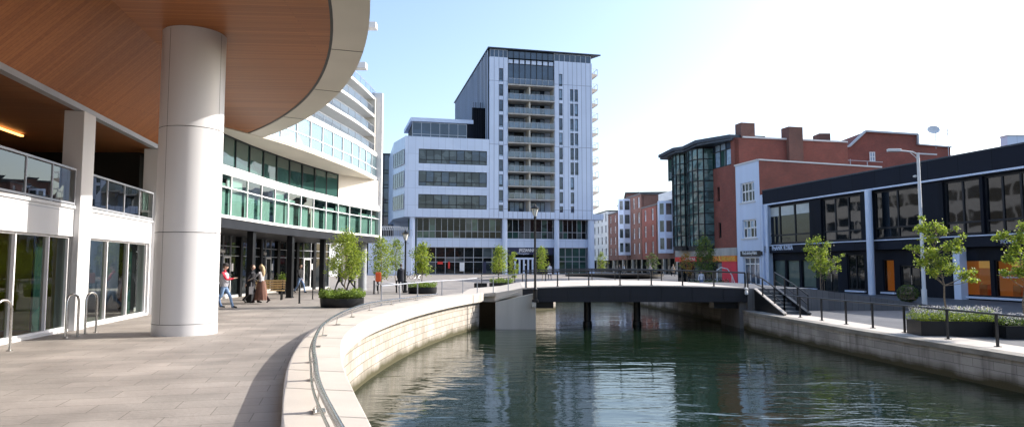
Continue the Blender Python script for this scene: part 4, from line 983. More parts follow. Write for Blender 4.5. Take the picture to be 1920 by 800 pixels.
q = MB(); q.box(-.02, x_end, -.07, .5, uz0-.1, uz0-.02); q.build('sill_trim', M['white_b'], BK_)
fz0 = zz(1500, 472)
q = MB(); q.box(0, x_end, 0, .5, fz0, uz0-.12); q.build('sign_fascia', M['navy_panel'], BK_)
text('PrsANIK KOBIA', .62, S(1449), zz(1470, 468.2), -.03, BK_, M['white_b'], sx=.78, bold=.012)
text('FIONA Z', .34, S(1879), zz(1890, 456), -.03, BK_, M['white_b'], sx=.9)
q = MB(); q.box(0, x_end, .9, 1.2, GZ, fz0)
gh = fz0-.55
G = [('pale', 1451, 1473, 487, 'blindw'), ('pale', 1476, 1500, 487, 'blindw'), ('pale', 1504, 1531, 487, 'blindw'), ('door', 1543, 1572, 481, 'g_dark'), ('glass', 1590, 1622, 476, 'g_dark'), ('amber', 1657, 1678, 486, 'amber'), ('door', 1689, 1726, 497, 'g_dark'), ('amber', 1805, 1858, 487, 'amber'), ('amber', 1866, 1921, 487, 'amber')]
GG = []
for k, a, b, y, m_ in G:
    GG.append([k, S(a, .6), S(b, .6), zz((a+b)/2, y), m_])
e_ = S(1921, .6)
for k in range(9): GG.append(['glass' if k % 3 else 'amber', e_+.8+k*4.3, e_+.8+k*4.3+3.6, 2.0, 'amber' if k % 3 == 0 else 'g_dark'])
q = MB(); q.wall(0, x_end, GZ, fz0, .5, .9, [(g_[1], g_[2], GZ+(.02 if g_[0] == 'door' else .28), g_[3]) for g_ in GG]); q.build('ground_wall', M['navy'], BK_)
for g_ in GG:
    if g_[0] != 'door': q = MB(); q.box(g_[1]-.15, g_[2]+.15, .3, .5, GZ+.1, GZ+.24); q.build('window_sill', M['white_b'], BK_)
for i, g_ in enumerate(GG):
    k, a, b, z1, m_ = g_
    z0 = GZ+(.02 if k == 'door' else .28)
    if k == 'amber':
        wo = window(BK_, a, b, z0, z1, .65, nc=1, fm='dframe', pm='clear', fw=.07, name='shop_window', label='shop window with a warm amber interior')
        q = MB(); q.face([(a-.1, 2.0, z0), (b+.1, 2.0, z0), (b+.1, 2.0, z1-.55), (a-.1, 2.0, z1-.55)]); q.face([(a, .92, z0), (b, .92, z0), (b, 2.0, z0), (a, 2.0, z0)]); q.face([(b, .92, z0), (b, 2.0, z0), (b, 2.0, z1), (b, .92, z1)]); q.face([(a, .92, z0), (a, 2.0, z0), (a, 2.0, z1), (a, .92, z1)]); q.build('amber_display', emit('glowing_amber_display', (.5, .17, .035), .13), wo)  # display walls glow by themselves in place of shop lights
        q = MB(); q.face([(a-.1, 1.98, z1-.55), (b+.1, 1.98, z1-.55), (b+.1, 1.98, z1+.1), (a-.1, 1.98, z1+.1)]); q.build('amber_header', emit('glowing_amber_header', (.75, .42, .14), .25), wo)  # header glows a little stronger, no lamp modelled
        q = MB(); q.box(a+.3, a+(b-a)*.42, 1.6, 1.9, z0, z0+.75); q.box(a+(b-a)*.6, b-.4, 1.5, 1.8, z0, z0+.4); q.build('display_plinth', M['amber'], wo)
    elif k == 'pale':
        wo = window(BK_, a, b, z0, z1, .65, nc=1, fm='dframe', pm='clear', fw=.06, name='shop_window', label='shop window closed by a pale roller blind')
        q = MB(); q.face([(a, .75, z0), (b, .75, z0), (b, .75, z1), (a, .75, z1)]); q.build('blind', M['blindw'], wo)
    else:
        wo = window(BK_, a, b, z0, z1, .65, nc=2, fm='dframe', pm='g_dark', fw=.09, name='door' if k == 'door' else 'shop_window')
        if k == 'door': h = MB(); h.tube([((a+b)/2+.12, .55, .2), ((a+b)/2+.12, .55, .9)], .025, 6); h.build('handle', M['steel'], wo)
text('Ieporspilmas', .26, S(1872, .6), zz(1880, 513), .6, BK_, M['white_b'])
text('Semprlomors', .2, S(1879, .6), zz(1880, 521), .6, BK_, M['white_b'])
q = MB(); q.box(0, x_end, .91, 1.0, fz0-.3, fz0); q.box(0, x_end, 2.2, 2.4, GZ, zr_-.2); q.box(.1, x_end, .5, 16, zr_-.35, zr_-.1); q.box(0.02, .4, .9, 16, GZ, zr_-.3); q.build('core', M['inside'], BK_)
for px_, rr in ((1633, .27), (1440.5, .14)):
    q = MB(); q.lathe([(rr, GZ), (rr, ztr-.02)], (S(px_, -.45 if rr > .2 else -.2), -.45 if rr > .2 else -.2, 0), 18); q.build('column', M['white_b'], BK_, smooth=True)
q = MB(); q.box(S(1789), S(1802), -.1, .49, GZ, fz0); q.build('pilaster', M['white_b'], BK_)
for k in range(3):
    q = MB(); q.lathe([(.34, GZ), (.34, ztr-.1)], (S(1980)+k*14, -.45, 0), 18); q.build('column', M['white_b'], BK_, smooth=True)
q = MB(); c_ = (S(1724), -.02, zz(1724, 332)); q.lathe([(.05, 0), (.16, .05), (.16, .16), (.04, .2)], c_, 10); q.build('security_light', M['white'], BK_, smooth=True)

# white rendered building, brick side
WF = KF.root('white_building'); tag(WF, 'small white rendered building with two pairs of sash windows and red brick flank', 'building')
a0, a1 = S(1383), S(1428); zw1 = 12.55
wins = [(S(1392), S(1418), zz(1405, 378), zz(1405, 341)), (S(1394), S(1420), zz(1407, 446), zz(1407, 411)), (S(1394), S(1424), GZ+.3, zz(1409, 482))]
q = MB(); q.wall(a0, a1, GZ, zw1, .0, .4, wins); q.box(a1, a1+1.6, 0.0, .4, GZ, 8.9) if False else None; q.build('front_wall', M['white_b'], WF)
for i, w_ in enumerate(wins):
    if i < 2:
        wo = window(WF, *w_, .22, nc=4, fm='wmetal', pm=['g_dark', 'g_curtain'], fw=.14, rows=[w_[2], w_[2]+(w_[3]-w_[2])*.55, w_[3]])
        q = MB(); q.box(w_[0]-.2, w_[1]+.2, -.12, .1, w_[2]-.14, w_[2]-.01); q.build('sill', M['white'], wo)
    else: window(WF, *w_, .22, nc=3, fm='wmetal', pm='g_blue', fw=.12, rows=[w_[2], w_[2]+2.2, w_[3]], name='shop_window')
q = MB(); q.box(S(1391), S(1427), -.16, .0, zz(1409, 480), zz(1409, 470)); q.build('sign_board', M['black'], WF)
text('PizaLoinbuyHaint', .5, S(1395), zz(1409, 476.8), -.19, WF, M['letters'], sx=.8, bold=.006)
q = MB(); q.box(S(1429), S(1433), -.3, -.16, zz(1431, 478), zz(1431, 471)); q.build('hanging_sign', M['black'], WF)
q = MB(); q.prism([(a1-.01, .0), (a1+.02, .0), (a1+.02, 15), (a1-.01, 15)], GZ, lambda x, y: zw1-.02*y); q.box(a0+.05, a1-.02, .41, 15, GZ, zw1-.3)
q.build('brick_flank', M['brick'], WF)
q = MB(); q.bar((a1-.1, 0, zw1+.05), (a1-.1, 15, zw1+.05-.3), .35, .16); q.bar((a1-.1, 0, zw1+.05), (a0, 0, zw1+.05), .3, .14); q.build('coping', M['white'], WF)
q = MB(); q.tube([(S(1434), -.12, GZ), (S(1434), -.12, 8.6)], .07, 8); q.build('drainpipe', M['white_b'], WF)
q = MB(); q.box(a1, a1+1.3, .0, .45, GZ, 8.9); q.build('side_return', M['white_b'], WF)

# brick building with glass bays
BF = KF.root('brick_building'); tag(BF, 'tall red brick building with two curved green glass bays under a dark jutting roof', 'building')
c0, c1 = S(1268), S(1383); zb_ = 15.75
slit = [(S(1348), S(1352.5), zz(1350, 377), zz(1350, 350)), (S(1349), S(1354), zz(1350, 446), zz(1350, 417))]
topw = (S(1334), S(1375.5), zz(1355, 313), zz(1355, 268))
q = MB(); q.wall(c0, c1, zz(1330, 480), zb_, 0, .5, slit+[topw]); q.box(c0, c1-.05, .51, 14.5, GZ, zb_-.1)
q.prism([(c1-.04, .0), (c1, .0), (c1, 14.5), (c1-.04, 14.5)], GZ, zb_); q.build('brick_wall', M['brick'], BF)
for s_ in slit: window(BF, *s_, .2, nc=1, fm='dframe', pm='g_dark', fw=.08)
window(BF, *topw, .12, nc=4, fm='dframe', pm=['g_teal', 'g_curtain', 'g_blue'], fw=.12, rows=[topw[2], topw[2]+1.9, topw[3]], label='wide top floor window under the jutting roof')
q = MB(); q.box(c0, c1, -.12, .3, zz(1330, 480), zz(1330, 466)); q.build('concrete_band', M['concrete'], BF)
def bay(px0, px1, zb, ztp, out):
    s0, s1 = S(px0), S(px1); n = 7; P = []
    for i in range(n+1):
        t = math.pi*i/n; P.append((((s0+s1)/2)-(s1-s0)/2*math.cos(t), -out*math.sin(t)**.6))
    f = MB(); g_ = MB(); nr = 9
    for i in range(n):
        a, b = Vector((*P[i], 0)), Vector((*P[i+1], 0))
        for k in range(nr):
            z0, z1 = zb+(ztp-zb)*k/nr, zb+(ztp-zb)*(k+1)/nr; w = random.uniform(-.03, .03)
            g_.face([a+Vector((0, w, z0)), b+Vector((0, -w, z0)), b+Vector((0, 0, z1)), a+Vector((0, 0, z1))])
            f.bar(a+Vector((0, -.02, z0)), b+Vector((0, -.02, z0)), .14, .1)
        f.bar(a+Vector((0, -.02, zb)), a+Vector((0, -.02, ztp)), .12, .12)
        f.bar(a+Vector((0, -.02, ztp)), b+Vector((0, -.02, ztp)), .14, .1)
    f.prism([(x, y) for x, y in P], zb-.5, zb-.02)
    fo = f.build('glass_bay', M['dframe'], BF); g_.build('pane', M['g_green'], fo)
bay(1277, 1301, zz(1290, 462), zz(1290, 290), 1.5); bay(1308, 1341, zz(1320, 462), zz(1320, 283), 1.8)
q = MB(); q.box(S(1269), S(1277), -.9, 0, zz(1272, 338), zz(1272, 298)); wq = q.build('corner_window', M['g_teal'], BF)
q = MB()
for x in (S(1269), S(1277)): q.box(x-.07, x+.07, -.97, -.88, zz(1272, 338), zz(1272, 298))
for z in (338, 318, 298): q.box(S(1269), S(1277), -.97, -.9, zz(1272, z)-.06, zz(1272, z)+.06)
q.build('frame', M['dframe'], wq)
RF = [(S(1266)-.3, -2.0), (S(1303), -2.7), (S(1312), -2.0), (S(1345), -2.5), (S(1381), -.5), (S(1381), 4), (S(1266), 4)]
q = MB(); q.prism(RF, zb_+.0, zb_+.38); q.prism([(x, y*.93+.1) for x, y in RF], zb_-.25, zb_); q.build('jutting_roof', M['leadroof'], BF)
q = MB(); q.box(S(1269), S(1318), -.22, 0, zz(1290, 490), zz(1290, 481.5)); q.build('sign_board', M['redsign'], BF)
text('Carlom', .7, S(1284), zz(1290, 488.3), -.26, BF, M['letters'], sx=1.5)
q = MB(); q.box(S(1340), c1-.05, -.22, 0, zz(1360, 490), zz(1360, 479.5)); q.build('sign_board', M['orange'], BF)
text('Llinuns', .75, S(1352), zz(1360, 487.4), -.26, BF, M['yellow_l'], sx=1.6)
q = MB(); q.box(S(1355), c1-.05, -.1, .45, GZ, zz(1360, 490)); q.build('shutter', M['red'], BF)
window(BF, c0+.3, S(1290), GZ, zz(1280, 491), .1, nc=3, fm='dframe', pm='g_dark', fw=.12, name='shop_window')
window(BF, S(1291), S(1354), GZ, zz(1320, 491), .1, nc=6, fm='dframe', pm=['g_dark', 'g_office'], fw=.12, name='shop_window')
q = MB(); q.bar((c1-.1, 1, zb_+.1), (c1-.1, 14.5, zb_+.1), .4, .18); q.build('coping', M['white'], BF)
for (pxa, pxb, ya, d) in ((1380, 1408, 225, .9), (1480, 1508, 233, 22.5)):
    # chimneys stand on the flank: local depth d
    q = MB(); top = KF.Z((pxa+pxb)/2, ya, d)
    if d < 10: q.box(c1-1.3, c1-.05, d, d+1.7, zb_, 17.5)
    else: q.box(c1-.9, c1+.5, 6.5, 8.3, 8, 17.2)
    q.build('chimney', M['brick2'], BF)
# brick block behind, with gable and flank roof : flank plane seen face on, frame turned across the view
HF = Frame((25, 86), R(0)); HB = HF.root('brick_house'); tag(HB, 'long dark red brick building behind with a sloped parapet and a slate lean-to roof', 'building')
H = lambda x, y, o=0: HF.hit(x, y, o)
def pz(L): return [H(*p) for p in L]
hp = pz([(1535, 340), (1535, 285), (1592, 275), (1622, 247), (1719, 253), (1720, 272), (1782, 277), (1783, 330)])
q = MB(); P = [(x, 0, z) for x, z in hp]; P[0] = (P[0][0], 0, GZ); P[-1] = (P[-1][0], 0, GZ)
q.face(P); Bk = [(x, 14, z) for x, _, z in P]; q.face(Bk[::-1])
for i in range(len(P)): j = (i+1) % len(P); q.face([P[j], P[i], Bk[i], Bk[j]])
o = q.build('gable_wall', M['brick'], HB); bmx = bmesh.new(); bmx.from_mesh(o.data); bmesh.ops.triangulate(bmx, faces=[f for f in bmx.faces if len(f.verts) > 4]); bmesh.ops.recalc_face_normals(bmx, faces=bmx.faces); bmx.to_mesh(o.data); bmx.free()
q = MB()
for a, b in zip(hp[1:5], hp[2:6]): q.bar((a[0], -.05, a[1]+.05), (b[0], -.05, b[1]+.05), .5, .22)
q.bar((hp[5][0], -.05, hp[5][1]+.06), (hp[6][0], -.05, hp[6][1]+.06), .5, .14)
q.build('coping', M['gmetal'], HB)
rz = pz([(1528, 292), (1592, 276), (1600, 262), (1560, 262)])
q = MB(); q.face([(x, -.1-(0 if i < 2 else -3.5), z) for i, (x, z) in enumerate(rz)]); q.build('slate_roof', M['slate'], HB)
e1 = H(1380, 249, 3); e2 = H(1600, 262, 3); e3 = H(1460, 252, 3)


for (a, b, c, d, o_) in ((1478, 1486, 278, 300, 2.9), (1519, 1529, 281, 291, 2.9), (1630, 1641, 285, 303, -.08)):
    x0_, z1_ = H(a, c, o_); x1_, z0_ = H(b, d, o_); window(HB, x0_, x1_, z0_, z1_, o_, nc=2, nr=2, fm='wmetal', pm='g_curtain', fw=.1)
for a, b, c, o_ in ((1536, 1557, 250, 5.),):
    x0_, z1_ = H(a, c, o_); x1_, _ = H(b, c, o_); q = MB(); q.box(x0_, x1_, o_, o_+2, z1_-1.5, z1_); q.build('chimney', M['brick2'], HB)
# roof clutter: pipes, rail, aerials
RCu = empty('roof_railing', (42, 84, 10)); tag(RCu, 'thin metal safety railing and pipes on the flat roof behind the black building', 'railing')
q = MB()
for px_, y0_, y1_ in ((1443, 300, 290), (1467, 300, 278), (1510, 302, 265), (1540, 320, 300), (1576, 300, 288), (1595, 318, 298), (1627, 324, 302), (1650, 326, 312)):
    a, z0_ = H(px_, y0_, -2); _, z1_ = H(px_, y1_, -2); q.tube([(25+a, 84, z0_), (25+a, 84, z1_)], .06, 5)
a, z0_ = H(1505, 292, -2); b, z1_ = H(1545, 296, -2); q.tube([(25+a, 84, z0_), (25+b, 84, z1_)], .05, 5)
a, z0_ = H(1580, 300, -2); b, z1_ = H(1655, 304, -2); q.tube([(25+a, 84, z0_), (25+b, 84, z1_)], .05, 5); q.tube([(25+a, 84, z0_-.8), (25+b, 84, z1_-.8)], .05, 5)
q.v = [(x-42, y-84, z-10) for x, y, z in q.v]; q.build('pipes', M['gmetal'], RCu)
AE = empty('satellite_dish', (0, 0, 0)); x, z = H(1755, 276); AE.location = (25+x, 86, z-.2); tag(AE, 'white satellite dish on a thin mast on the brick parapet', 'dish')
q = MB(); q.tube([(0, 0, 0), (0, 0, 2.2)], .05, 6); q.build('mast', M['gmetal'], AE)
q = MB(); q.lathe([(.05, 0), (.4, .06), (.72, .22), (.7, .25), (.38, .1), (.05, .05)], (0, 0, 0), 18); o = q.build('dish', M['white'], AE, smooth=True); o.location = (-.25, 0, 2.3); o.rotation_euler = (R(50), R(-25), 0)
AE2 = empty('aerial', (0, 0, 0)); x, z = H(1776, 292); AE2.location = (25+x, 85.7, z-.2); tag(AE2, 'tall thin television aerial beside the satellite dish', 'aerial')
q = MB(); q.tube([(0, 0, 0), (0, 0, 3.6)], .05, 6); q.tube([(0, 0, 3.4), (-1.0, 0, 3.2)], .03, 5); q.tube([(0, 0, 3.4), (-.15, 0, 3.9)], .03, 5); q.tube([(-.3, 0, 2.9), (.3, 0, 2.9)], .03, 5); q.build('mast', M['gmetal'], AE2)
# small white block over the black roof at the far right
VB = Frame((60, 82), R(0)); vb = VB.root('rooftop_block'); tag(vb, 'small pale block showing above the black roof at the right edge', 'building')
q = MB(); q.box(VB.S(1902), VB.S(1895)+14, 0, 1.2, GZ, VB.Z(1910, 255)); q.build('wall', M['panel'], vb)
q = MB(); q.box(VB.S(1902)-.1, VB.S(1895)+14, -.1, 1.3, VB.Z(1910, 255), VB.Z(1910, 253)); q.build('parapet', M['white'], vb)

# ================================================================ SIDE STREET, one building each
def PT(t): return (30.1-7.7*t, 125+60*t)
def tpx(px): k = (px-960)/FPX; return (30.1-125*k)/(7.7+60*k)
SA = math.atan2(-60, 7.7)
def street(pxl, pxr, ytop, m_, name, label, bayp=None, storeys=4, roofm='slate', mansard=False, frame='wmetal', bm_='white_b'):
    t0, t1 = tpx(pxl), tpx(pxr); O = PT(t0); F = Frame(O, SA); L = 60.5*(t0-t1); rt = F.root(name); tag(rt, label, 'building')
    y = O[1]; ztp = CH+(497-ytop)*(y-L/2)/FPX
    h = ztp-(0); fh = (ztp-3.6)/(storeys-1)
    holes = []; n = max(2, int(L/3.4))
    for k in range(n):
        c = L*(k+.5)/n
        for s_ in range(storeys-1): z = 3.6+fh*s_; holes.append((c-.6, c+.6, z+.5, z+fh-.5))
    q = MB(); q.wall(0, L, 3.3, ztp, 0, .4, holes); q.box(0, L, .5, 12, 0, ztp-.1); q.box(0, L, .02, .5, 2.9, 3.28); q.build('wall', M[m_], rt)
    for k in range(n+1): q = MB(); q.box(max(0, L*k/n-.2), min(L, L*k/n+.2), 0, .5, 0, 2.9); q.build('ground_pier', M['concrete'] if k % 2 else M['black'], rt)
    q = MB(); q.box(.1, L-.1, .4, .5, 0, 2.9); q.build('shop_glazing', M['g_dark'], rt)
    for w_ in holes: window(rt, *w_, .2, nc=2, fm=frame, pm=['g_dark', 'g_curtain'], fw=.12, rows=[w_[2], (w_[2]+w_[3])/2, w_[3]])
    q = MB(); q.box(-.1, L+.1, -.15, 12, ztp, ztp+.25); q.build('roof', M[roofm], rt)
    if bayp:
        b0, b1, zb, zt2 = bayp; x0, x1 = F.S(b0, -2.2), F.S(b1, -.0)
        x1 = max(x0+2.2, min(L-.3, x1)); x0 = max(.2, x0)
        P = [(x0, 0), (x0+.3, -1.9), (x0+1.1, -2.5), (x1-.6, -2.5), (x1, -1.5), (x1, 0)]
        q = MB(); q.prism(P, zb, zt2)
        bo = q.build('bay', M[bm_], rt)
        nz_ = storeys-1
        for k in range(nz_):
            z0, z1 = zb+(zt2-zb)*(k+.22)/nz_, zb+(zt2-zb)*(k+.86)/nz_
            for i in range(5):
                a, b = Vector((*P[i], 0)), Vector((*P[i+1], 0)); l = (b-a).length
                if l < 1.0: continue
                d = (b-a).normalized(); nn = Vector((d.y, -d.x, 0))*.03; m1 = .3 if l > 1.5 else .15; c = 2 if l > 2.2 else 1
                for j in range(c):
                    p = MB()
                    u0 = m1+(l-2*m1)*j/c+.06; u1 = m1+(l-2*m1)*(j+1)/c-.06
                    for nn_ in (nn, -nn): p.face([a+d*u0+nn_+Vector((0, 0, z0)), a+d*u1+nn_+Vector((0, 0, z0)), a+d*u1+nn_+Vector((0, 0, z1)), a+d*u0+nn_+Vector((0, 0, z1))])
                    p.build('window', M['g_office'], bo)
    if mansard:
        q = MB(); q.prism([(.3, .3), (L-.3, .3), (L-.3, 9), (.3, 9)], ztp+.25, ztp+2.0); q.build('attic', M['gmetal'], rt)
    return rt, F, ztp, L
def zat(F, px, py, off=0): return F.Z(px, py, off)
street(1232, 1268, 379, 'brick2', 'terrace_house', 'brick street building with a white bay window, nearest the red brick block', (1234, 1256, 3.9, 13.6), 4, mansard=True)
street(1204, 1231, 388, 'brick', 'terrace_house', 'narrow red brick street building with tall white framed windows', None, 4)
rb, F, z_, L_ = street(1176, 1203, 368, 'brick2', 'terrace_house', 'brown brick street building set behind a tall glazed white bay tower', None, 5)
street(1159, 1175, 384, 'brick2', 'terrace_house', 'street building with a tall pale glazed bay tower projecting over the pavement', (1160, 1176, 3.9, 16.5), 5)
street(1141, 1158, 401, 'brick2', 'terrace_house', 'dark brown brick street building with small windows beyond the glazed bay tower', None, 5)
street(1112, 1140, 400, 'white', 'terrace_house', 'far white block with rows of small square windows at the end of the street', None, 5, frame='dframe')
# higher brick block behind the street
HB2 = Frame((36, 182), R(-8)); h2 = HB2.root('brick_block'); tag(h2, 'flat roofed brick block rising behind the street houses', 'building')
q = MB(); x0, x1 = HB2.S(1176), HB2.S(1275); zt2 = HB2.Z(1230, 362); q.box(x0, x1, 0, 14, 0, zt2); q.build('wall', M['brick2'], h2); q = MB(); q.box(x0-.3, x1, -.3, 14, zt2, zt2+.35); q.build('roof', M['slate'], h2)
q = MB(); a = HB2.S(1200); q.tube([(a, 3, zt2), (a, 3, zt2+1.3)], .06, 5); q.build('flue', M['gmetal'], h2)

# ================================================================ PLANTERS, TREES, SHRUBS
def round_planter(loc, rx, ry, h, label, group='round black planters on the left quay', rot=0):
    rt = empty('planter', loc, rot); tag(rt, label, 'planter', group)
    q = MB(); n = 40; base = 0
    def ring(k, z): return [(rx*k*math.cos(2*math.pi*i/n), ry*k*math.sin(2*math.pi*i/n), z) for i in range(n)]
    rings = [ring(.93, 0), ring(.97, .03), ring(1, h*.5), ring(1.0, h), ring(.95, h), ring(.94, h-.08)]
    for a, b in zip(rings[:-1], rings[1:]):
        for i in range(n): q.face([a[i], a[(i+1) % n], b[(i+1) % n], b[i]])
    q.build('bowl', M['black'], rt, smooth=True)
    q = MB(); q.face(ring(.945, h-.06)); q.build('soil', M['soil'], rt); return rt
def box_planter(loc, lx, ly, h, label, group=None, rot=0):
    rt = empty('planter', loc, rot); tag(rt, label, 'planter', group)
    q = MB(); t = .05
    q.box(-lx, lx, -ly, -ly+t, 0, h); q.box(-lx, lx, ly-t, ly, 0, h); q.box(-lx, -lx+t, -ly+t, ly-t, 0, h); q.box(lx-t, lx, -ly+t, ly-t, 0, h)
    q.build('box', M['black'], rt); q = MB(); q.box(-lx-.02, lx+.02, -ly-.02, ly+.02, h-.08, h-.03) if False else q.box(-lx+t, lx-t, -ly+t, ly-t, .02, h-.07); q.build('soil', M['soil'], rt)
    return rt
TG = 'small trees standing in planters along the quay'
# left quay
round_planter((-6.75, 27.3, 0), .86, .7, .36, 'large round black planter of bright green plants nearest the curved steel rail')
planting((-6.75, 27.3, .3), .88, .72, .42, 3000, .075, 'bright green low plants filling the nearest round planter', seed=2)
tree((-6.65, 27.4, .3), 2.6, 1.6, .9, 3300, .068, 'young tree with a broad bright green crown, in the nearest round planter', group=TG, mats=('leafA', 'leafB'), seed=11, r0=.03)
round_planter((-5.25, 40.2, 0), .85, .6, .38, 'round black planter beside the old street lamp on the left quay')
planting((-5.25, 40.2, .3), .84, .6, .38, 1300, .08, 'low green plants filling the planter beside the street lamp', seed=4)
tree((-5.3, 40.3, .3), 2.55, 1.75, .95, 1300, .1, 'young tree with sparse spreading branches, in the planter beside the street lamp', group=TG, seed=15, style='mixed', r0=.03)
round_planter((-.75, 49.2, 0), .88, .6, .4, 'round black planter by the left end of the footbridge')
planting((-.75, 49.2, .32), .84, .56, .42, 800, .09, 'thick green plants filling the planter by the left end of the footbridge', seed=5)
tree((-.9, 49.8, .3), 2.65, 1.35, .95, 1300, .1, 'dense oval bright green tree by the left end of the footbridge', group=TG, seed=19, r0=.035)
tree((.08, 56, 0), 2.75, 1.0, .7, 800, .1, 'narrow bright green tree standing just right of the dense oval one', group=TG, seed=23, r0=.03)
tree((2.9, 66, 0), 3.4, 1.5, 1.1, 900, .12, 'oval green tree in front of the tower entrance sign, right of the near lamp post', group=TG, seed=25, r0=.035)
tree((-8.2, 43.0, 0), 3.3, 1.6, .95, 1700, .1, 'full bright green tree just right of the round grey building column', group=TG, seed=31, r0=.035)
tree((-8.9, 52.5, 0), 3.6, 1.45, 1.4, 900, .11, 'dull green tree half hidden behind the full bright one', group=TG, seed=33, mats=('leafB', 'leafA'), r0=.035)
# right quay and street
box_planter((17.6, 38.6, -.7), 1.25, .5, .42, 'low black planter on the right quay, the farthest of the three', 'black box planters on the right quay', rot=R(4))
planting((17.6, 38.6, -.36), 1.22, .46, .3, 900, .07, 'pale flowering ground cover in the farthest right hand planter', mats=('leafC', 'leafB'), flowers=300, box=True, seed=8, rot=R(4))
tree((17.35, 38.5, -.36), 3.85, 2.0, 1.35, 1500, .095, 'green tree with an uneven crown, in the farthest right hand planter', group=TG, seed=41, r0=.03, mats=('leafA', 'leafB'),
     blobs=[(-.55, 0, 3.3, .26), (-.1, .1, 3.45, .32), (.35, -.1, 3.2, .28), (-.35, .1, 2.9, .4), (.1, -.1, 2.75, .45), (.0, .15, 2.3, .5), (-.6, -.1, 2.4, .32), (.45, .1, 2.1, .42), (.95, .1, 2.35, .26), (1.2, .0, 2.6, .16), (-.4, -.1, 1.9, .36), (.2, 0, 1.75, .38), (.85, 0, 1.85, .28), (-.75, .1, 2.9, .18)])
tree((20.6, 45.5, -.7), 3.1, 1.0, 1.5, 250, .12, 'thin dull sapling tied to a stake behind the uneven green tree', group=TG, seed=43, stake=True, mats=('leafB', 'leafC'), r0=.02)
box_planter((14.95, 23.3, -.7), 1.3, .52, .5, 'long black planter with a tall thin tree, beside the quayside railing', 'black box planters on the right quay', rot=R(-6))
planting((14.95, 23.3, -.3), 1.28, .5, .5, 2600, .055, 'frothy pale flowering plants in the long planter with the tall thin tree', mats=('leafB', 'leafA'), flowers=1500, box=True, seed=9, rot=R(-6))
tree((14.75, 23.2, -.3), 3.7, 2.0, 1.4, 2300, .08, 'tall thin tree with open tiered branches of bright leaves, in the long planter', group=TG, seed=47, r0=.035, mats=('leafA', 'leafB', 'leafC'), lean=(-.45, 0),
     blobs=[(-.75, 0, 3.55, .14), (-.7, .1, 3.2, .3), (-.3, 0, 3.25, .26), (.0, .1, 3.1, .2), (.3, -.1, 3.2, .13), (-.45, .1, 2.85, .26), (.35, 0, 2.75, .2), (.62, .1, 2.95, .12), (.1, 0, 2.55, .28), (-.5, 0, 2.35, .34), (-.95, 0, 2.5, .2), (-1.25, 0, 2.55, .12), (.45, .1, 2.5, .22), (-.75, .1, 2.05, .28), (-.25, -.1, 2.05, .36), (.1, 0, 1.8, .3), (-.35, .1, 1.7, .24), (.55, 0, 1.6, .26), (.9, .1, 1.45, .16), (.85, 0, 1.75, .14), (-.55, 0, 1.75, .2)])
box_planter((16.75, 22.4, -.7), .95, .52, .42, 'black planter cut off by the right edge of the view', 'black box planters on the right quay', rot=R(-6))
planting((16.75, 22.4, -.36), .9, .5, .4, 1200, .055, 'pale flowering plants in the planter at the right edge of the view', mats=('leafC', 'leafB'), flowers=700, box=True, seed=10, rot=R(-6))
tree((16.75, 22.5, -.36), 3.6, 1.7, 1.2, 1500, .085, 'tree reaching in from the right edge of the view', group=TG, seed=51, style='mixed', r0=.03, blobs=[(-.5, 0, 3.0, .2), (-.75, 0, 2.9, .14), (-.2, 0, 2.5, .3), (-.35, 0, 2.2, .25), (0, 0, 2.9, .3), (.2, 0, 3.3, .25), (-.55, 0, 1.75, .18), (-.1, 0, 1.8, .3), (.4, 0, 2.1, .4)])
bt = tag(planting((25.6, 43.9, -.7), .01, .01, .1, 1, .05, 'x'), 'x')
bpy.data.objects.remove(bt)
random.seed(5); q = MB()
for i in range(2200):
    v = Vector((random.gauss(0, 1), random.gauss(0, 1), random.gauss(0, 1))).normalized(); r_ = random.uniform(.86, 1.03)
    leafquad(q, (v.x*.62*r_, v.y*.62*r_, .55+v.z*.55*r_), .08, 1 if random.random() < .4 else 0)
bl = q.build('foliage', [M['leafC'], M['leafB']]); sh = empty('round_shrub', (25.3, 43.9, -.7)); bl.parent = sh; tag(sh, 'clipped round dark green shrub in front of the shop door', 'shrub')
q = MB(); q.lathe([(.5, .2), (.57, .55), (.4, .95), (.05, 1.05)], (0, 0, 0), 14); q.tube([(0, 0, 0), (0, 0, .4)], .05, 6); q.build('stem', M['bark'], sh)
# plaza and street trees
tree((18.6, 66, -.7), 5.0, 2.4, 1.7, 1700, .14, 'green and orange tree in front of the red and orange shop signs', group='trees on the far plaza', seed=61, mats=('leafB', 'leafC'), r0=.05)
tree((16.3, 64, -.7), 3.4, 1.5, 1.6, 500, .13, 'small tree with turning orange leaves beside the red sign', group='trees on the far plaza', seed=63, mats=('leafO', 'leafB'), r0=.035)
round_planter((18.6, 65, -.7), 2.0, .9, .5, 'wide black planter under the green and orange tree', None)
planting((18.6, 65, -.25), 1.9, .85, .55, 900, .12, 'dark plants with pale flowers under the green and orange tree', mats=('leafC', 'leafB'), flowers=150, seed=12)
tree((23.5, 115, 0), 3.6, 2.3, .9, 700, .17, 'dark green tree before the brown street houses', group='trees on the far plaza', seed=65, mats=('leafC', 'leafB'), r0=.06)
tree((15.4, 118, 0), 3.9, 2.2, .9, 600, .17, 'pale green tree at the right corner of the tower', group='trees on the far plaza', seed=67, mats=('leafA', 'leafB'), r0=.06)
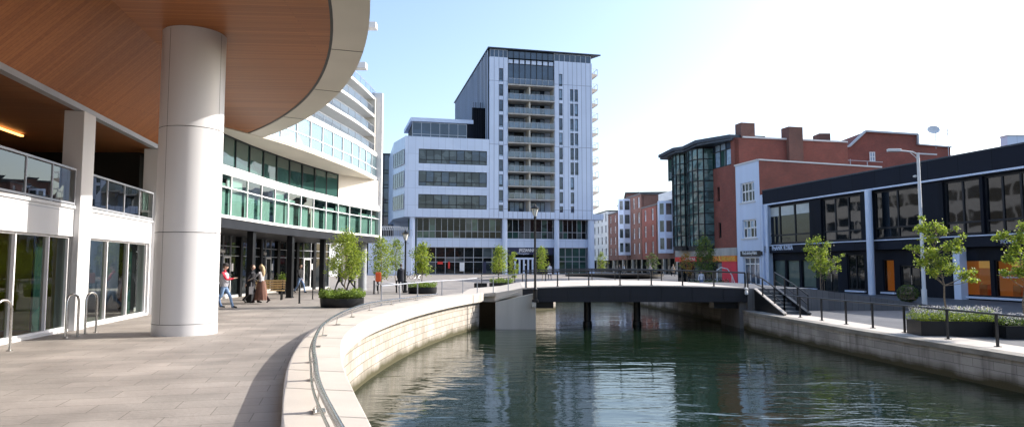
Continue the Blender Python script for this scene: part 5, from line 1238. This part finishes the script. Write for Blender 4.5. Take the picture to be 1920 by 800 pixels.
# low dark round bed on the plaza
rt = empty('raised_bed', (15.5, 104, 0)); tag(rt, 'wide low dark circular raised bed on the far plaza', 'raised bed')
q = MB(); n = 48
for (r1, z1), (r2, z2) in zip([(7.4, 0), (7.4, .34), (7.0, .34)], [(7.4, .34), (7.0, .34), (7.0, .25)]):
    for i in range(n):
        a, b = 2*math.pi*i/n, 2*math.pi*(i+1)/n; q.face([(r1*math.cos(a), r1*.8*math.sin(a), z1), (r1*math.cos(b), r1*.8*math.sin(b), z1), (r2*math.cos(b), r2*.8*math.sin(b), z2), (r2*math.cos(a), r2*.8*math.sin(a), z2)])
q.build('rim', M['black'], rt); q = MB(); q.face([(7.02*math.cos(2*math.pi*i/n), 5.62*math.sin(2*math.pi*i/n), .26) for i in range(n)]); q.build('soil', M['soil'], rt)
# potted plant by the shop door
rt = empty('potted_plant', (-13.25, 39.6, 0)); tag(rt, 'leafy green plant in a tall dark pot beside the second shop door', 'potted plant')
q = MB(); q.lathe([(.2, 0), (.3, .75), (.26, .75), (.25, .68)], (0, 0, 0), 16); q.build('pot', M['black'], rt, smooth=True)
q = MB(); random.seed(4)
for i in range(300): leafquad(q, (random.gauss(0, .15), random.gauss(0, .15), .72+abs(random.gauss(0, .22))), .1, i % 2)
q.build('leaves', [M['grassy'], M['leafB']], rt)
rt = box_planter((-2.35, 51.5, 0), .48, .3, .32, 'small black box planter on the plaza, left of the bridge end')

# ================================================================ LAMPS
def lantern_post(loc, h, label, k=1.0):
    rt = empty('street_lamp', loc); tag(rt, label, 'street lamp')
    q = MB(); q.lathe([(.16*k, 0), (.16*k, .12), (.11*k, .16), (.1*k, .62), (.13*k, .66), (.075*k, .72), (.06*k, .78), (.05*k, h-.62), (.075*k, h-.6), (.075*k, h-.56), (.045*k, h-.54), (.05*k, h-.48)], (0, 0, 0), 14)
    q.tube([(-.2*k, 0, h-.68), (.2*k, 0, h-.68)], .012, 5); q.build('post', M['black'], rt, smooth=True)
    q = MB(); q.lathe([(.07*k, h-.5), (.15*k, h-.2), (.2*k, h-.12), (.2*k, h-.1)], (0, 0, 0), 6); q.build('lantern_glass', M['lampglass'], rt)
    q = MB(); q.lathe([(.225*k, h-.12), (.225*k, h-.08), (.11*k, h+.02), (.06*k, h+.04), (.05*k, h+.09), (.015*k, h+.12), (.02*k, h+.17), (.004, h+.2)], (0, 0, 0), 12)
    for i in range(6):
        a = 2*math.pi*i/6; q.bar((.07*k*math.cos(a), .07*k*math.sin(a), h-.5), (.2*k*math.cos(a), .2*k*math.sin(a), h-.11), .012, .012)
    q.build('lantern_frame', M['black'], rt); return rt
lantern_post((1.2, 35.55, -.25), 4.95, 'tall black lamp post with a glass lantern at the left end of the footbridge', 1.05)
q = MB(); q.box(1.02, 1.24, 35.4, 35.75, -.5, -.24)
absz(q, 'lamp_bracket', M['concrete'], ABL)
lantern_post((-6.45, 41.4, 0), 3.65, 'shorter black lamp post with a lantern on the left quay plaza', 1.0)
MLP = empty('street_lamp', (24.85, 41.4, -.7)); tag(MLP, 'tall white modern street lamp with a long arm in front of the black shops', 'street lamp')
q = MB(); q.tube([(0, 0, 0), (0, 0, .9), (0, 0, .95), (0, 0, 9.2)], [.15, .15, .11, .085], 14); q.build('post', M['white'], MLP, smooth=True)
q = MB(); q.tube([(0, 0, 9.1), (-.3, 0, 9.25), (-1.1, 0, 9.34)], .05, 8); q.tube([(0, 0, 8.75), (-.2, 0, 9.0), (-.5, 0, 9.24)], .025, 6); q.build('arm', M['white'], MLP, smooth=True)
q = MB(); q.prism([(-1.85, -.13), (-1.7, -.17), (-1.05, -.12), (-1.05, .12), (-1.7, .17), (-1.85, .13)], 9.27, lambda x, y: 9.47-.06*abs(x+1.4)); q.build('lamp_head', M['white'], MLP, bevel=.03, fix=True)
q = MB(); q.bar((.1, 0, 9.15), (1.15, 0, 9.1), .08, .08); q.build('arm', M['white'], MLP)

# ================================================================ STREET FURNITURE
# entrance hoops near the left wall
HG = 'stainless steel hoops at the shop entrance'
for (x, y, ang_, lab) in ((-9.75, 13.2, 80, 'stainless hoop rail cut by the left edge of the view'), (-10.12, 15.85, 80, 'stainless hoop rail in front of the glass door, middle one'), (-10.3, 16.85, 80, 'stainless hoop rail in front of the white pier')):
    rt = empty('hoop_rail', (x, y, 0), R(ang_)); tag(rt, lab, 'rail', HG)
    q = MB(); q.tube([(-.17, 0, 0), (-.17, 0, .82), (-.13, 0, .93), (-.05, 0, .98), (.05, 0, .98), (.13, 0, .93), (.17, 0, .82), (.17, 0, 0)], .027, 10); q.build('tube', M['steel'], rt, smooth=True)
    for e in (-.17, .17): q = MB(); q.lathe([(.06, 0), (.06, .012), (.03, .02)], (e, 0, 0), 12); q.build('base_plate', M['steel'], rt)
# bench
rt = empty('bench', (-11.75, 32.9, 0), R(12)); tag(rt, 'pale timber slatted bench with dark metal legs in front of the shopfront', 'bench')
q = MB()
for k in range(4): q.box(-.8, .8, -.24+k*.12, -.15+k*.12, .43, .46)
q.build('seat', M['benchwood'], rt)
q = MB()
for k in range(4): q.bar((-.8, .28+.03*k, .56+.115*k), (.8, .28+.03*k, .56+.115*k), .03, .085)
q.build('backrest', M['benchwood'], rt)
for x in (-.68, .68):
    q = MB(); q.bar((x, -.2, 0), (x, -.2, .43), .06, .06); q.bar((x, .22, 0), (x, .22, .43), .06, .06); q.bar((x, -.24, .41), (x, .27, .41), .06, .04); q.bar((x, .24, .42), (x, .4, .98), .05, .04); q.build('leg', M['blackmetal'], rt)
# thin posts on the left quay
for (x, y, h, r_, lab) in ((-9.25, 29.9, .8, .04, 'short black bollard in front of the second shop door'), (-9.75, 33.6, 2.05, .03, 'thin tall black pole between the shops and the planter'), (-8.75, 38.2, .8, .05, 'black bollard to the right of the nearest planter tree'), (-8.0, 39.8, .78, .045, 'black bollard under the orange lifebuoy box'), (-8.75, 44.6, .8, .045, 'dark bollard at the left end of the white hoop seat'), (-6.95, 41.3, .75, .045, 'dark bollard at the right end of the white hoop seat')):
    rt = empty('bollard', (x, y, 0)); tag(rt, lab, 'bollard', 'thin black bollards on the left quay')
    q = MB(); q.lathe([(r_*1.5, 0), (r_*1.5, .02), (r_, .03), (r_, h-.02), (r_*.7, h)], (0, 0, 0), 12); q.build('post', M['black'], rt, smooth=True)
rt = empty('lifebuoy_box', (-7.78, 39.9, 0)); tag(rt, 'bright orange lifebuoy housing on a thin post under the trees', 'lifebuoy')
q = MB(); q.tube([(0, 0, 0), (0, 0, .8)], .03, 8); q.build('post', M['blackmetal'], rt)
q = MB(); q.prism([(-.17, -.08), (.17, -.08), (.15, .1), (-.15, .1)], .7, 1.25); q.build('housing', M['orange'] if False else mat('lifebuoy_orange', (.85, .13, .03), .45), rt, bevel=.05, fix=True)
rt = empty('curved_bench', (-7.6, 41.9, 0)); tag(rt, 'low white tubular seat with a curved back on the left plaza', 'seat')
q = MB()
for y in (-.2, .25): q.tube([(-.75, y, 0), (-.75, y, .38), (-.6, y, .5), (.0, y, .56), (.6, y, .5), (.75, y, .38), (.75, y, 0)], .03, 8)
q.build('frame', M['wmetal'], rt, smooth=True)
q = MB()
for k in range(9): q.bar((-.66+k*.165, -.2, .45+.08*math.cos((k-4)*.35)), (-.66+k*.165, .25, .45+.08*math.cos((k-4)*.35)), .1, .02)
q.build('seat', M['wmetal'], rt)
rt = empty('arched_handrail', (20.2, 64.5, -.7)); tag(rt, 'curved white handrail arching down beside the red shutter', 'handrail')
q = MB(); q.tube([(-.9, 0, 1.9), (-.5, 0, 2.15), (.1, 0, 2.0), (.5, 0, 1.4), (.7, 0, .8), (1.0, 0, 0)], .05, 8); q.tube([(-.9, 0, 1.9), (-.9, 0, 0)], .05, 8); q.tube([(.5, 0, 1.4), (.5, 0, 0)], .04, 8); q.build('tube', M['wmetal'], rt, smooth=True)
# cafe A-board and parked bicycles read as small dark shapes by the tower
def bicycle(loc, rz, label):
    rt = empty('bicycle', loc, rz); tag(rt, label, 'bicycle', 'bicycles parked below the terrace wall')
    for x in (-.52, .52):
        w_ = MB(); pts_ = [(x+.33*math.cos(a), 0, .34+.33*math.sin(a)) for a in [2*math.pi*i/20 for i in range(21)]]; w_.tube(pts_, .02, 5, 0, False); wo = w_.build('wheel', M['black'], rt)
        s_ = MB()
        for i in range(8): a = math.pi*i/4; s_.tube([(x, 0, .34), (x+.32*math.cos(a), 0, .34+.32*math.sin(a))], .004, 3, 0, False)
        s_.build('spokes', M['steel'], wo)
    q = MB(); q.tube([(-.52, 0, .34), (-.08, 0, .3), (.38, 0, .78), (-.15, 0, .8), (-.52, 0, .34)], .018, 6, 0, False); q.tube([(-.08, 0, .3), (-.18, 0, .88)], .018, 6); q.tube([(.52, 0, .34), (.36, 0, .95)], .018, 6); q.build('frame', M['blackmetal'], rt)
    q = MB(); q.tube([(.36, -.24, .98), (.36, 0, .95), (.36, .24, .98)], .014, 6); q.build('handlebar', M['steel'], rt)
    q = MB(); q.prism([(-.3, -.07), (-.05, -.02), (-.05, .02), (-.3, .07)], .87, .92); q.build('saddle', M['black'], rt)
bicycle((-11.8, 78, 0), R(60), 'dark bicycle parked left of the round tower columns'); bicycle((-10.9, 79, 0), R(75), 'dark bicycle parked nearest the first round tower column')

# ================================================================ PEOPLE
def person(loc, face, label, H=1.7, pose='walk', top=(.1, .1, .1), legs=(.05, .06, .1), hair=(.06, .04, .03), longhair=False, cap=None, skirt=None, coat=None, bag=None, ph=1, armf=None, skinc=(.55, .36, .27), shoe=(.02, .02, .02), detail=True, cap_c=None, vest=None):
    k = H/1.75; V = []; E_ = []; Rr = []; tg = []
    def v(p, r): V.append((p[0]*k, p[1]*k, p[2]*k)); Rr.append(r*k); return len(V)-1
    def e(a, b, t): E_.append((a, b)); tg.append(t)
    pel = v((0, 0, .94), .125); wa = v((0, 0, 1.1), .115); ch = v((.01, 0, 1.3), .14); nb = v((.0, 0, 1.45), .075); nk = v((.02, 0, 1.55), .052)
    e(pel, wa, 'top'); e(wa, ch, 'top'); e(ch, nb, 'top'); e(nb, nk, 'skin')
    st = .34 if pose == 'walk' else .06
    for sd_ in (1, -1):
        f = sd_*ph*st
        hip = v((0, sd_*.09, .88), .1); e(pel, hip, 'leg')
        if f > 0: kn = (f*.62, sd_*.1, .5); an = (f*.95, sd_*.1, .09); toe = (f*.95+.17, sd_*.11, .05)
        else: kn = (f*.35+.04, sd_*.1, .49); an = (f*1.05, sd_*.1, .13+.05*(st > .1)); toe = (f*1.05+.14, sd_*.11, .04)
        a = v(kn, .062); b = v(an, .042); c = v(toe, .036); e(hip, a, 'leg'); e(a, b, 'leg'); e(b, c, 'shoe')
        hl = v((an[0]-.05, an[1], .05+(an[2]-.09)), .038); e(b, hl, 'shoe')
        sh_ = v((0, sd_*.175, 1.4), .062); e(ch, sh_, 'top')
        if armf == 'hold' : el = (.14, sd_*.22, 1.15); wr = (.36, sd_*.1, 1.2)
        elif armf == 'reach' and sd_ == 1: el = (.22, sd_*.2, 1.2); wr = (.44, sd_*.18, 1.1)
        else: el = (-f*.35-.03, sd_*.23, 1.13); wr = (-f*.75+.05, sd_*.23, .9)
        a = v(el, .046); b = v(wr, .03); e(sh_, a, 'top'); e(a, b, 'top' if coat or longhair or True else 'skin')
        d = (Vector(wr)-Vector(el)).normalized(); side = Vector((0, sd_, 0)); pm = Vector(wr)+d*.07; hnd = v(pm, .03); e(b, hnd, 'skin')
        if detail:
            for i, (o_, l) in enumerate(((-.028, .075), (-.01, .085), (.01, .08), (.028, .062))):
                p0 = pm+Vector((0, 0, 1)).cross(d).normalized()*o_+d*.02; a1 = v(p0+d*l*.5, .0095); a2 = v(p0+d*l*.9+Vector((0, -sd_*.012, -.008)), .008); e(hnd, a1, 'skin'); e(a1, a2, 'skin')
            p0 = Vector(wr)+d*.035; a1 = v(p0+d*.035+Vector((.035, 0, .0)), .011); a2 = v(p0+d*.065+Vector((.045, 0, -.0)), .009); e(hnd, a1, 'skin'); e(a1, a2, 'skin')
    me = bpy.data.meshes.new('sk'); me.from_pydata(V, E_, []); o = bpy.data.objects.new('sk', me); COL.objects.link(o)
    sk = o.modifiers.new('s', 'SKIN'); sk.use_smooth_shade = True; o.modifiers.new('u', 'SUBSURF').levels = 1
    if not me.skin_vertices:
        bpy.context.view_layer.objects.active = o; bpy.ops.mesh.customdata_skin_add()
    for i, r_ in enumerate(Rr): me.skin_vertices[0].data[i].radius = (r_*(.82 if i in (0, 1, 2) else 1), r_*(1.22 if i in (0, 1, 2) else 1))
    me.skin_vertices[0].data[0].use_root = True
    body = bpy.data.meshes.new_from_object(o.evaluated_get(bpy.context.evaluated_depsgraph_get())); bpy.data.objects.remove(o)
    idx = {'top': 0, 'leg': 1, 'skin': 2, 'shoe': 3}
    segs = [(Vector(V[a]), Vector(V[b]), idx[t], (Rr[a]+Rr[b])/2) for (a, b), t in zip(E_, tg)]
    fm = []
    for p in body.polygons:
        c = p.center; best = None
        for a, b, t, r_ in segs:
            ab = b-a; u = max(0, min(1, (c-a).dot(ab)/max(1e-9, ab.length_squared))); d = (c-(a+ab*u)).length-r_
            if best is None or d < best[0]: best = (d, t)
        fm.append(best[1])
    bm = bmesh.new(); bm.from_mesh(body)
    for f_, m_ in zip(bm.faces, fm): f_.material_index = m_; f_.smooth = True
    # head: shaped sphere with nose, brow, chin, ears, eyes and mouth, joined to the same mesh
    hc = Vector((.035, 0, 1.655))*k; r = bmesh.ops.create_uvsphere(bm, u_segments=24, v_segments=16, radius=1)
    hv = set(r['verts'])
    for x in r['verts']:
        c = x.co.copy(); X, Y, Z_ = c.x*.098, c.y*.076, c.z*.125
        if c.z < -.1: X *= 1-.12*(-c.z); Y *= 1-.28*(-c.z)
        if c.x > .8 and abs(c.y) < .22 and -.45 < c.z < .15: X += .02*(1-abs(c.z+.25)*1.5)
        if abs(c.x) < .25 and abs(c.y) > .9 and -.35 < c.z < .2: Y *= 1.16
        if c.x > .7 and .0 < c.z < .25 and .2 < abs(c.y) < .6: X -= .006
        x.co = hc+Vector((X, Y, Z_))*k
    for f_ in {f for x in hv for f in x.link_faces}:
        f_.smooth = True; f_.material_index = 2
    for sy in (-1, 1):
        r = bmesh.ops.create_uvsphere(bm, u_segments=8, v_segments=6, radius=.011*k)
        for x in r['verts']: x.co += hc+Vector((.086, sy*.032, .012))*k
        for f_ in {f for x in r['verts'] for f in x.link_faces}: f_.material_index = 3
    r = bmesh.ops.create_cube(bm, size=1)
    for x in r['verts']: x.co = hc+Vector((.082+x.co.x*.012, x.co.y*.045, -.065+x.co.z*.01))*k
    for f_ in {f for x in r['verts'] for f in x.link_faces}: f_.material_index = 4
    body.materials.clear(); bm.to_mesh(body); bm.free()
    def cm(n, c, rg=.8): return mat('cloth_'+n, c, rg, var=.2, vs=8)
    for m_ in (cm('top', top), cm('trousers', legs), mat('skin', skinc, .55, var=.06), mat('shoe', shoe, .5), mat('lips', (.35, .12, .1), .5)): body.materials.append(m_)
    rt = bpy.data.objects.new('person', body); COL.objects.link(rt); rt.location = loc; rt.rotation_euler.z = face; tag(rt, label, 'person')
    # hair
    hb = MB(); n = 16
    for i in range(7):
        for j in range(n):
            a0, a1 = math.pi*.62*i/7, math.pi*.62*(i+1)/7; b0, b1 = 2*math.pi*j/n, 2*math.pi*(j+1)/n
            def P_(a, b):
                front = math.cos(b) > .35; a = min(a, .95) if front else a
                return (hc.x+(.108*math.sin(a)*math.cos(b)-.008)*k, hc.y+.087*math.sin(a)*math.sin(b)*k, hc.z+(.138*math.cos(a))*k)
            hb.face([P_(a0, b0), P_(a1, b0), P_(a1, b1), P_(a0, b1)])
    if longhair: hb.tube([(hc.x-.06*k, 0, hc.z+.03), (hc.x-.1*k, 0, hc.z-.12*k), (hc.x-.11*k, 0, hc.z-.3*k), (hc.x-.1*k, 0, hc.z-.42*k)], [.075, .09, .085, .04], 10)
    hb.build('hair', mat('hair', hair, .6, var=.3, vs=20), rt, smooth=True)
    if cap:
        c = MB(); c.lathe([(.108*k, .04*k), (.112*k, .07*k), (.1*k, .13*k), (.05*k, .16*k), (.01, .165*k)], tuple(hc), 18)
        c.prism([(hc.x+.05*k+.13*k*math.cos(a)*.95, .085*k*math.sin(a)) for a in [(-1.4+2.8*i/8) for i in range(9)]], hc.z+.04*k, hc.z+.055*k); c.build('cap', mat('cap_cloth', cap, .8), rt, smooth=True)
    if vest:
        c = MB(); c.lathe([(.17*k, .88*k), (.19*k, 1.0*k), (.185*k, 1.2*k), (.2*k, 1.36*k), (.12*k, 1.44*k)], (0, 0, 0), 20); c.v = [(x*.86, y*1.12, z) for x, y, z in c.v]; c.build('gilet', mat('gilet_cloth', vest, .85, var=.2, vs=9), rt, smooth=True)
    if coat:
        c = MB(); c.lathe([(.2*k, .62*k), (.2*k, .8*k), (.175*k, 1.02*k), (.185*k, 1.2*k), (.19*k, 1.36*k), (.1*k, 1.46*k)], (0, 0, 0), 20); c.v = [(x*.9, y*1.1, z) for x, y, z in c.v]; c.build('coat', mat('coat_cloth', coat, .85, var=.25, vs=7), rt, smooth=True)
    if skirt:
        c = MB(); nn = 24; prof = [(.14, 1.04), (.18, .85), (.22, .5), (.25, .16)]
        for (r1, z1), (r2, z2) in zip(prof[:-1], prof[1:]):
            for i in range(nn):
                def Q(r_, z, i): a = 2*math.pi*i/nn; w_ = 1+.1*math.sin(i*math.pi*.75)*(1.04-z); return (r_*w_*math.cos(a)*1.15*k, r_*w_*math.sin(a)*k, z*k)
                c.face([Q(r1, z1, i), Q(r2, z2, i), Q(r2, z2, i+1), Q(r1, z1, i+1)])
        c.build('skirt', mat('skirt_cloth', skirt, .85, var=.25, vs=6), rt, smooth=True)
    if bag:
        b = MB(); b.prism([(-.05, -.14), (.1, -.14), (.1, .14), (-.05, .14)], .0, .32); b.tube([(.02, -.1, .3), (.02, -.06, .5), (.02, .06, .5), (.02, .1, .3)], .012, 6)
        bo = b.build('shopping_bag', mat('bag_plastic', bag, .5)); bo.location = Vector(loc)+Matrix.Rotation(face, 3, 'Z') @ Vector((-.3*ph*0+.02, -.3, .42)); bo.rotation_euler.z = face; tag(bo, 'pale carrier bag hanging from the hand of the person in the dark coat', 'bag')
    return rt
person((-10.95, 26.1, 0), R(8), 'person in a red jacket, grey gilet, dark cap and blue jeans holding something up', 1.68, 'walk', top=(.6, .03, .06), legs=(.18, .28, .45), hair=(.1, .08, .06), cap=(.03, .025, .025), armf='hold', vest=(.35, .35, .38), ph=1)
person((-11.55, 26.5, 0), R(20), 'person in a grey top and blue jeans just behind the one in the red jacket', 1.66, 'walk', top=(.3, .3, .34), legs=(.12, .2, .36), ph=-1)
person((-11.35, 29.9, 0), R(12), 'person in a dark coat and trousers striding beside the woman with long fair hair', 1.66, 'walk', top=(.02, .02, .025), legs=(.015, .015, .018), coat=(.02, .02, .025), ph=-1, bag=(.6, .58, .56))
person((-10.85, 29.7, 0), R(170), 'woman with long fair hair, grey patterned top and long brown skirt walking', 1.66, 'walk', top=(.42, .4, .4), legs=(.05, .03, .03), hair=(.5, .36, .2), longhair=True, skirt=(.17, .085, .06), ph=1, armf='reach', coat=None)
person((-12.55, 40.6, 0), R(-25), 'person in a black top and blue jeans walking past the second shop door', 1.68, 'walk', top=(.015, .015, .018), legs=(.14, .22, .38), ph=1)
person((-10.85, 43.4, 0), R(185), 'person in dark clothes walking behind the nearest planter tree, left one', 1.7, 'walk', top=(.02, .02, .025), legs=(.02, .02, .03), coat=(.03, .03, .035), ph=1, detail=False)
person((-10.3, 43.9, 0), R(170), 'person in a long dark coat walking behind the nearest planter tree, right one', 1.75, 'walk', top=(.02, .02, .02), legs=(.02, .02, .02), coat=(.015, .015, .02), ph=-1, detail=False)
person((-7.0, 43.2, 0), R(100), 'person in dark clothes standing left of the shorter lamp post', 1.72, 'stand', top=(.015, .018, .03), legs=(.015, .018, .03), coat=(.015, .018, .03), detail=False)
person((4.3, 78, 0), R(95), 'person in a white coat walking away towards the tower entrance', 1.85, 'walk', top=(.75, .72, .75), legs=(.1, .1, .14), coat=(.78, .74, .78), detail=False, hair=(.2, .15, .12))
person((20.2, 100, 0), R(200), 'person in a pale top on the plaza before the far white bay', 1.8, 'walk', top=(.55, .5, .5), legs=(.05, .05, .07), detail=False)
person((24.2, 103, 0), R(20), 'person in a beige jacket walking near the red sign', 1.8, 'walk', top=(.5, .42, .34), legs=(.04, .04, .06), coat=(.5, .42, .34), detail=False)
person((17.6, 112, 0), R(160), 'person in dark clothes at the mouth of the side street, left one', 1.75, 'walk', top=(.03, .03, .05), legs=(.02, .02, .03), detail=False)
person((18.6, 114, 0), R(30), 'person in a pale blue top at the mouth of the side street, right one', 1.75, 'walk', top=(.35, .4, .5), legs=(.02, .02, .03), detail=False, ph=-1)
person((17.4, 63, -.62), R(250), 'person in a white and blue striped top beside the orange leaved tree', 1.75, 'walk', top=(.6, .62, .7), legs=(.1, .15, .3), detail=False)
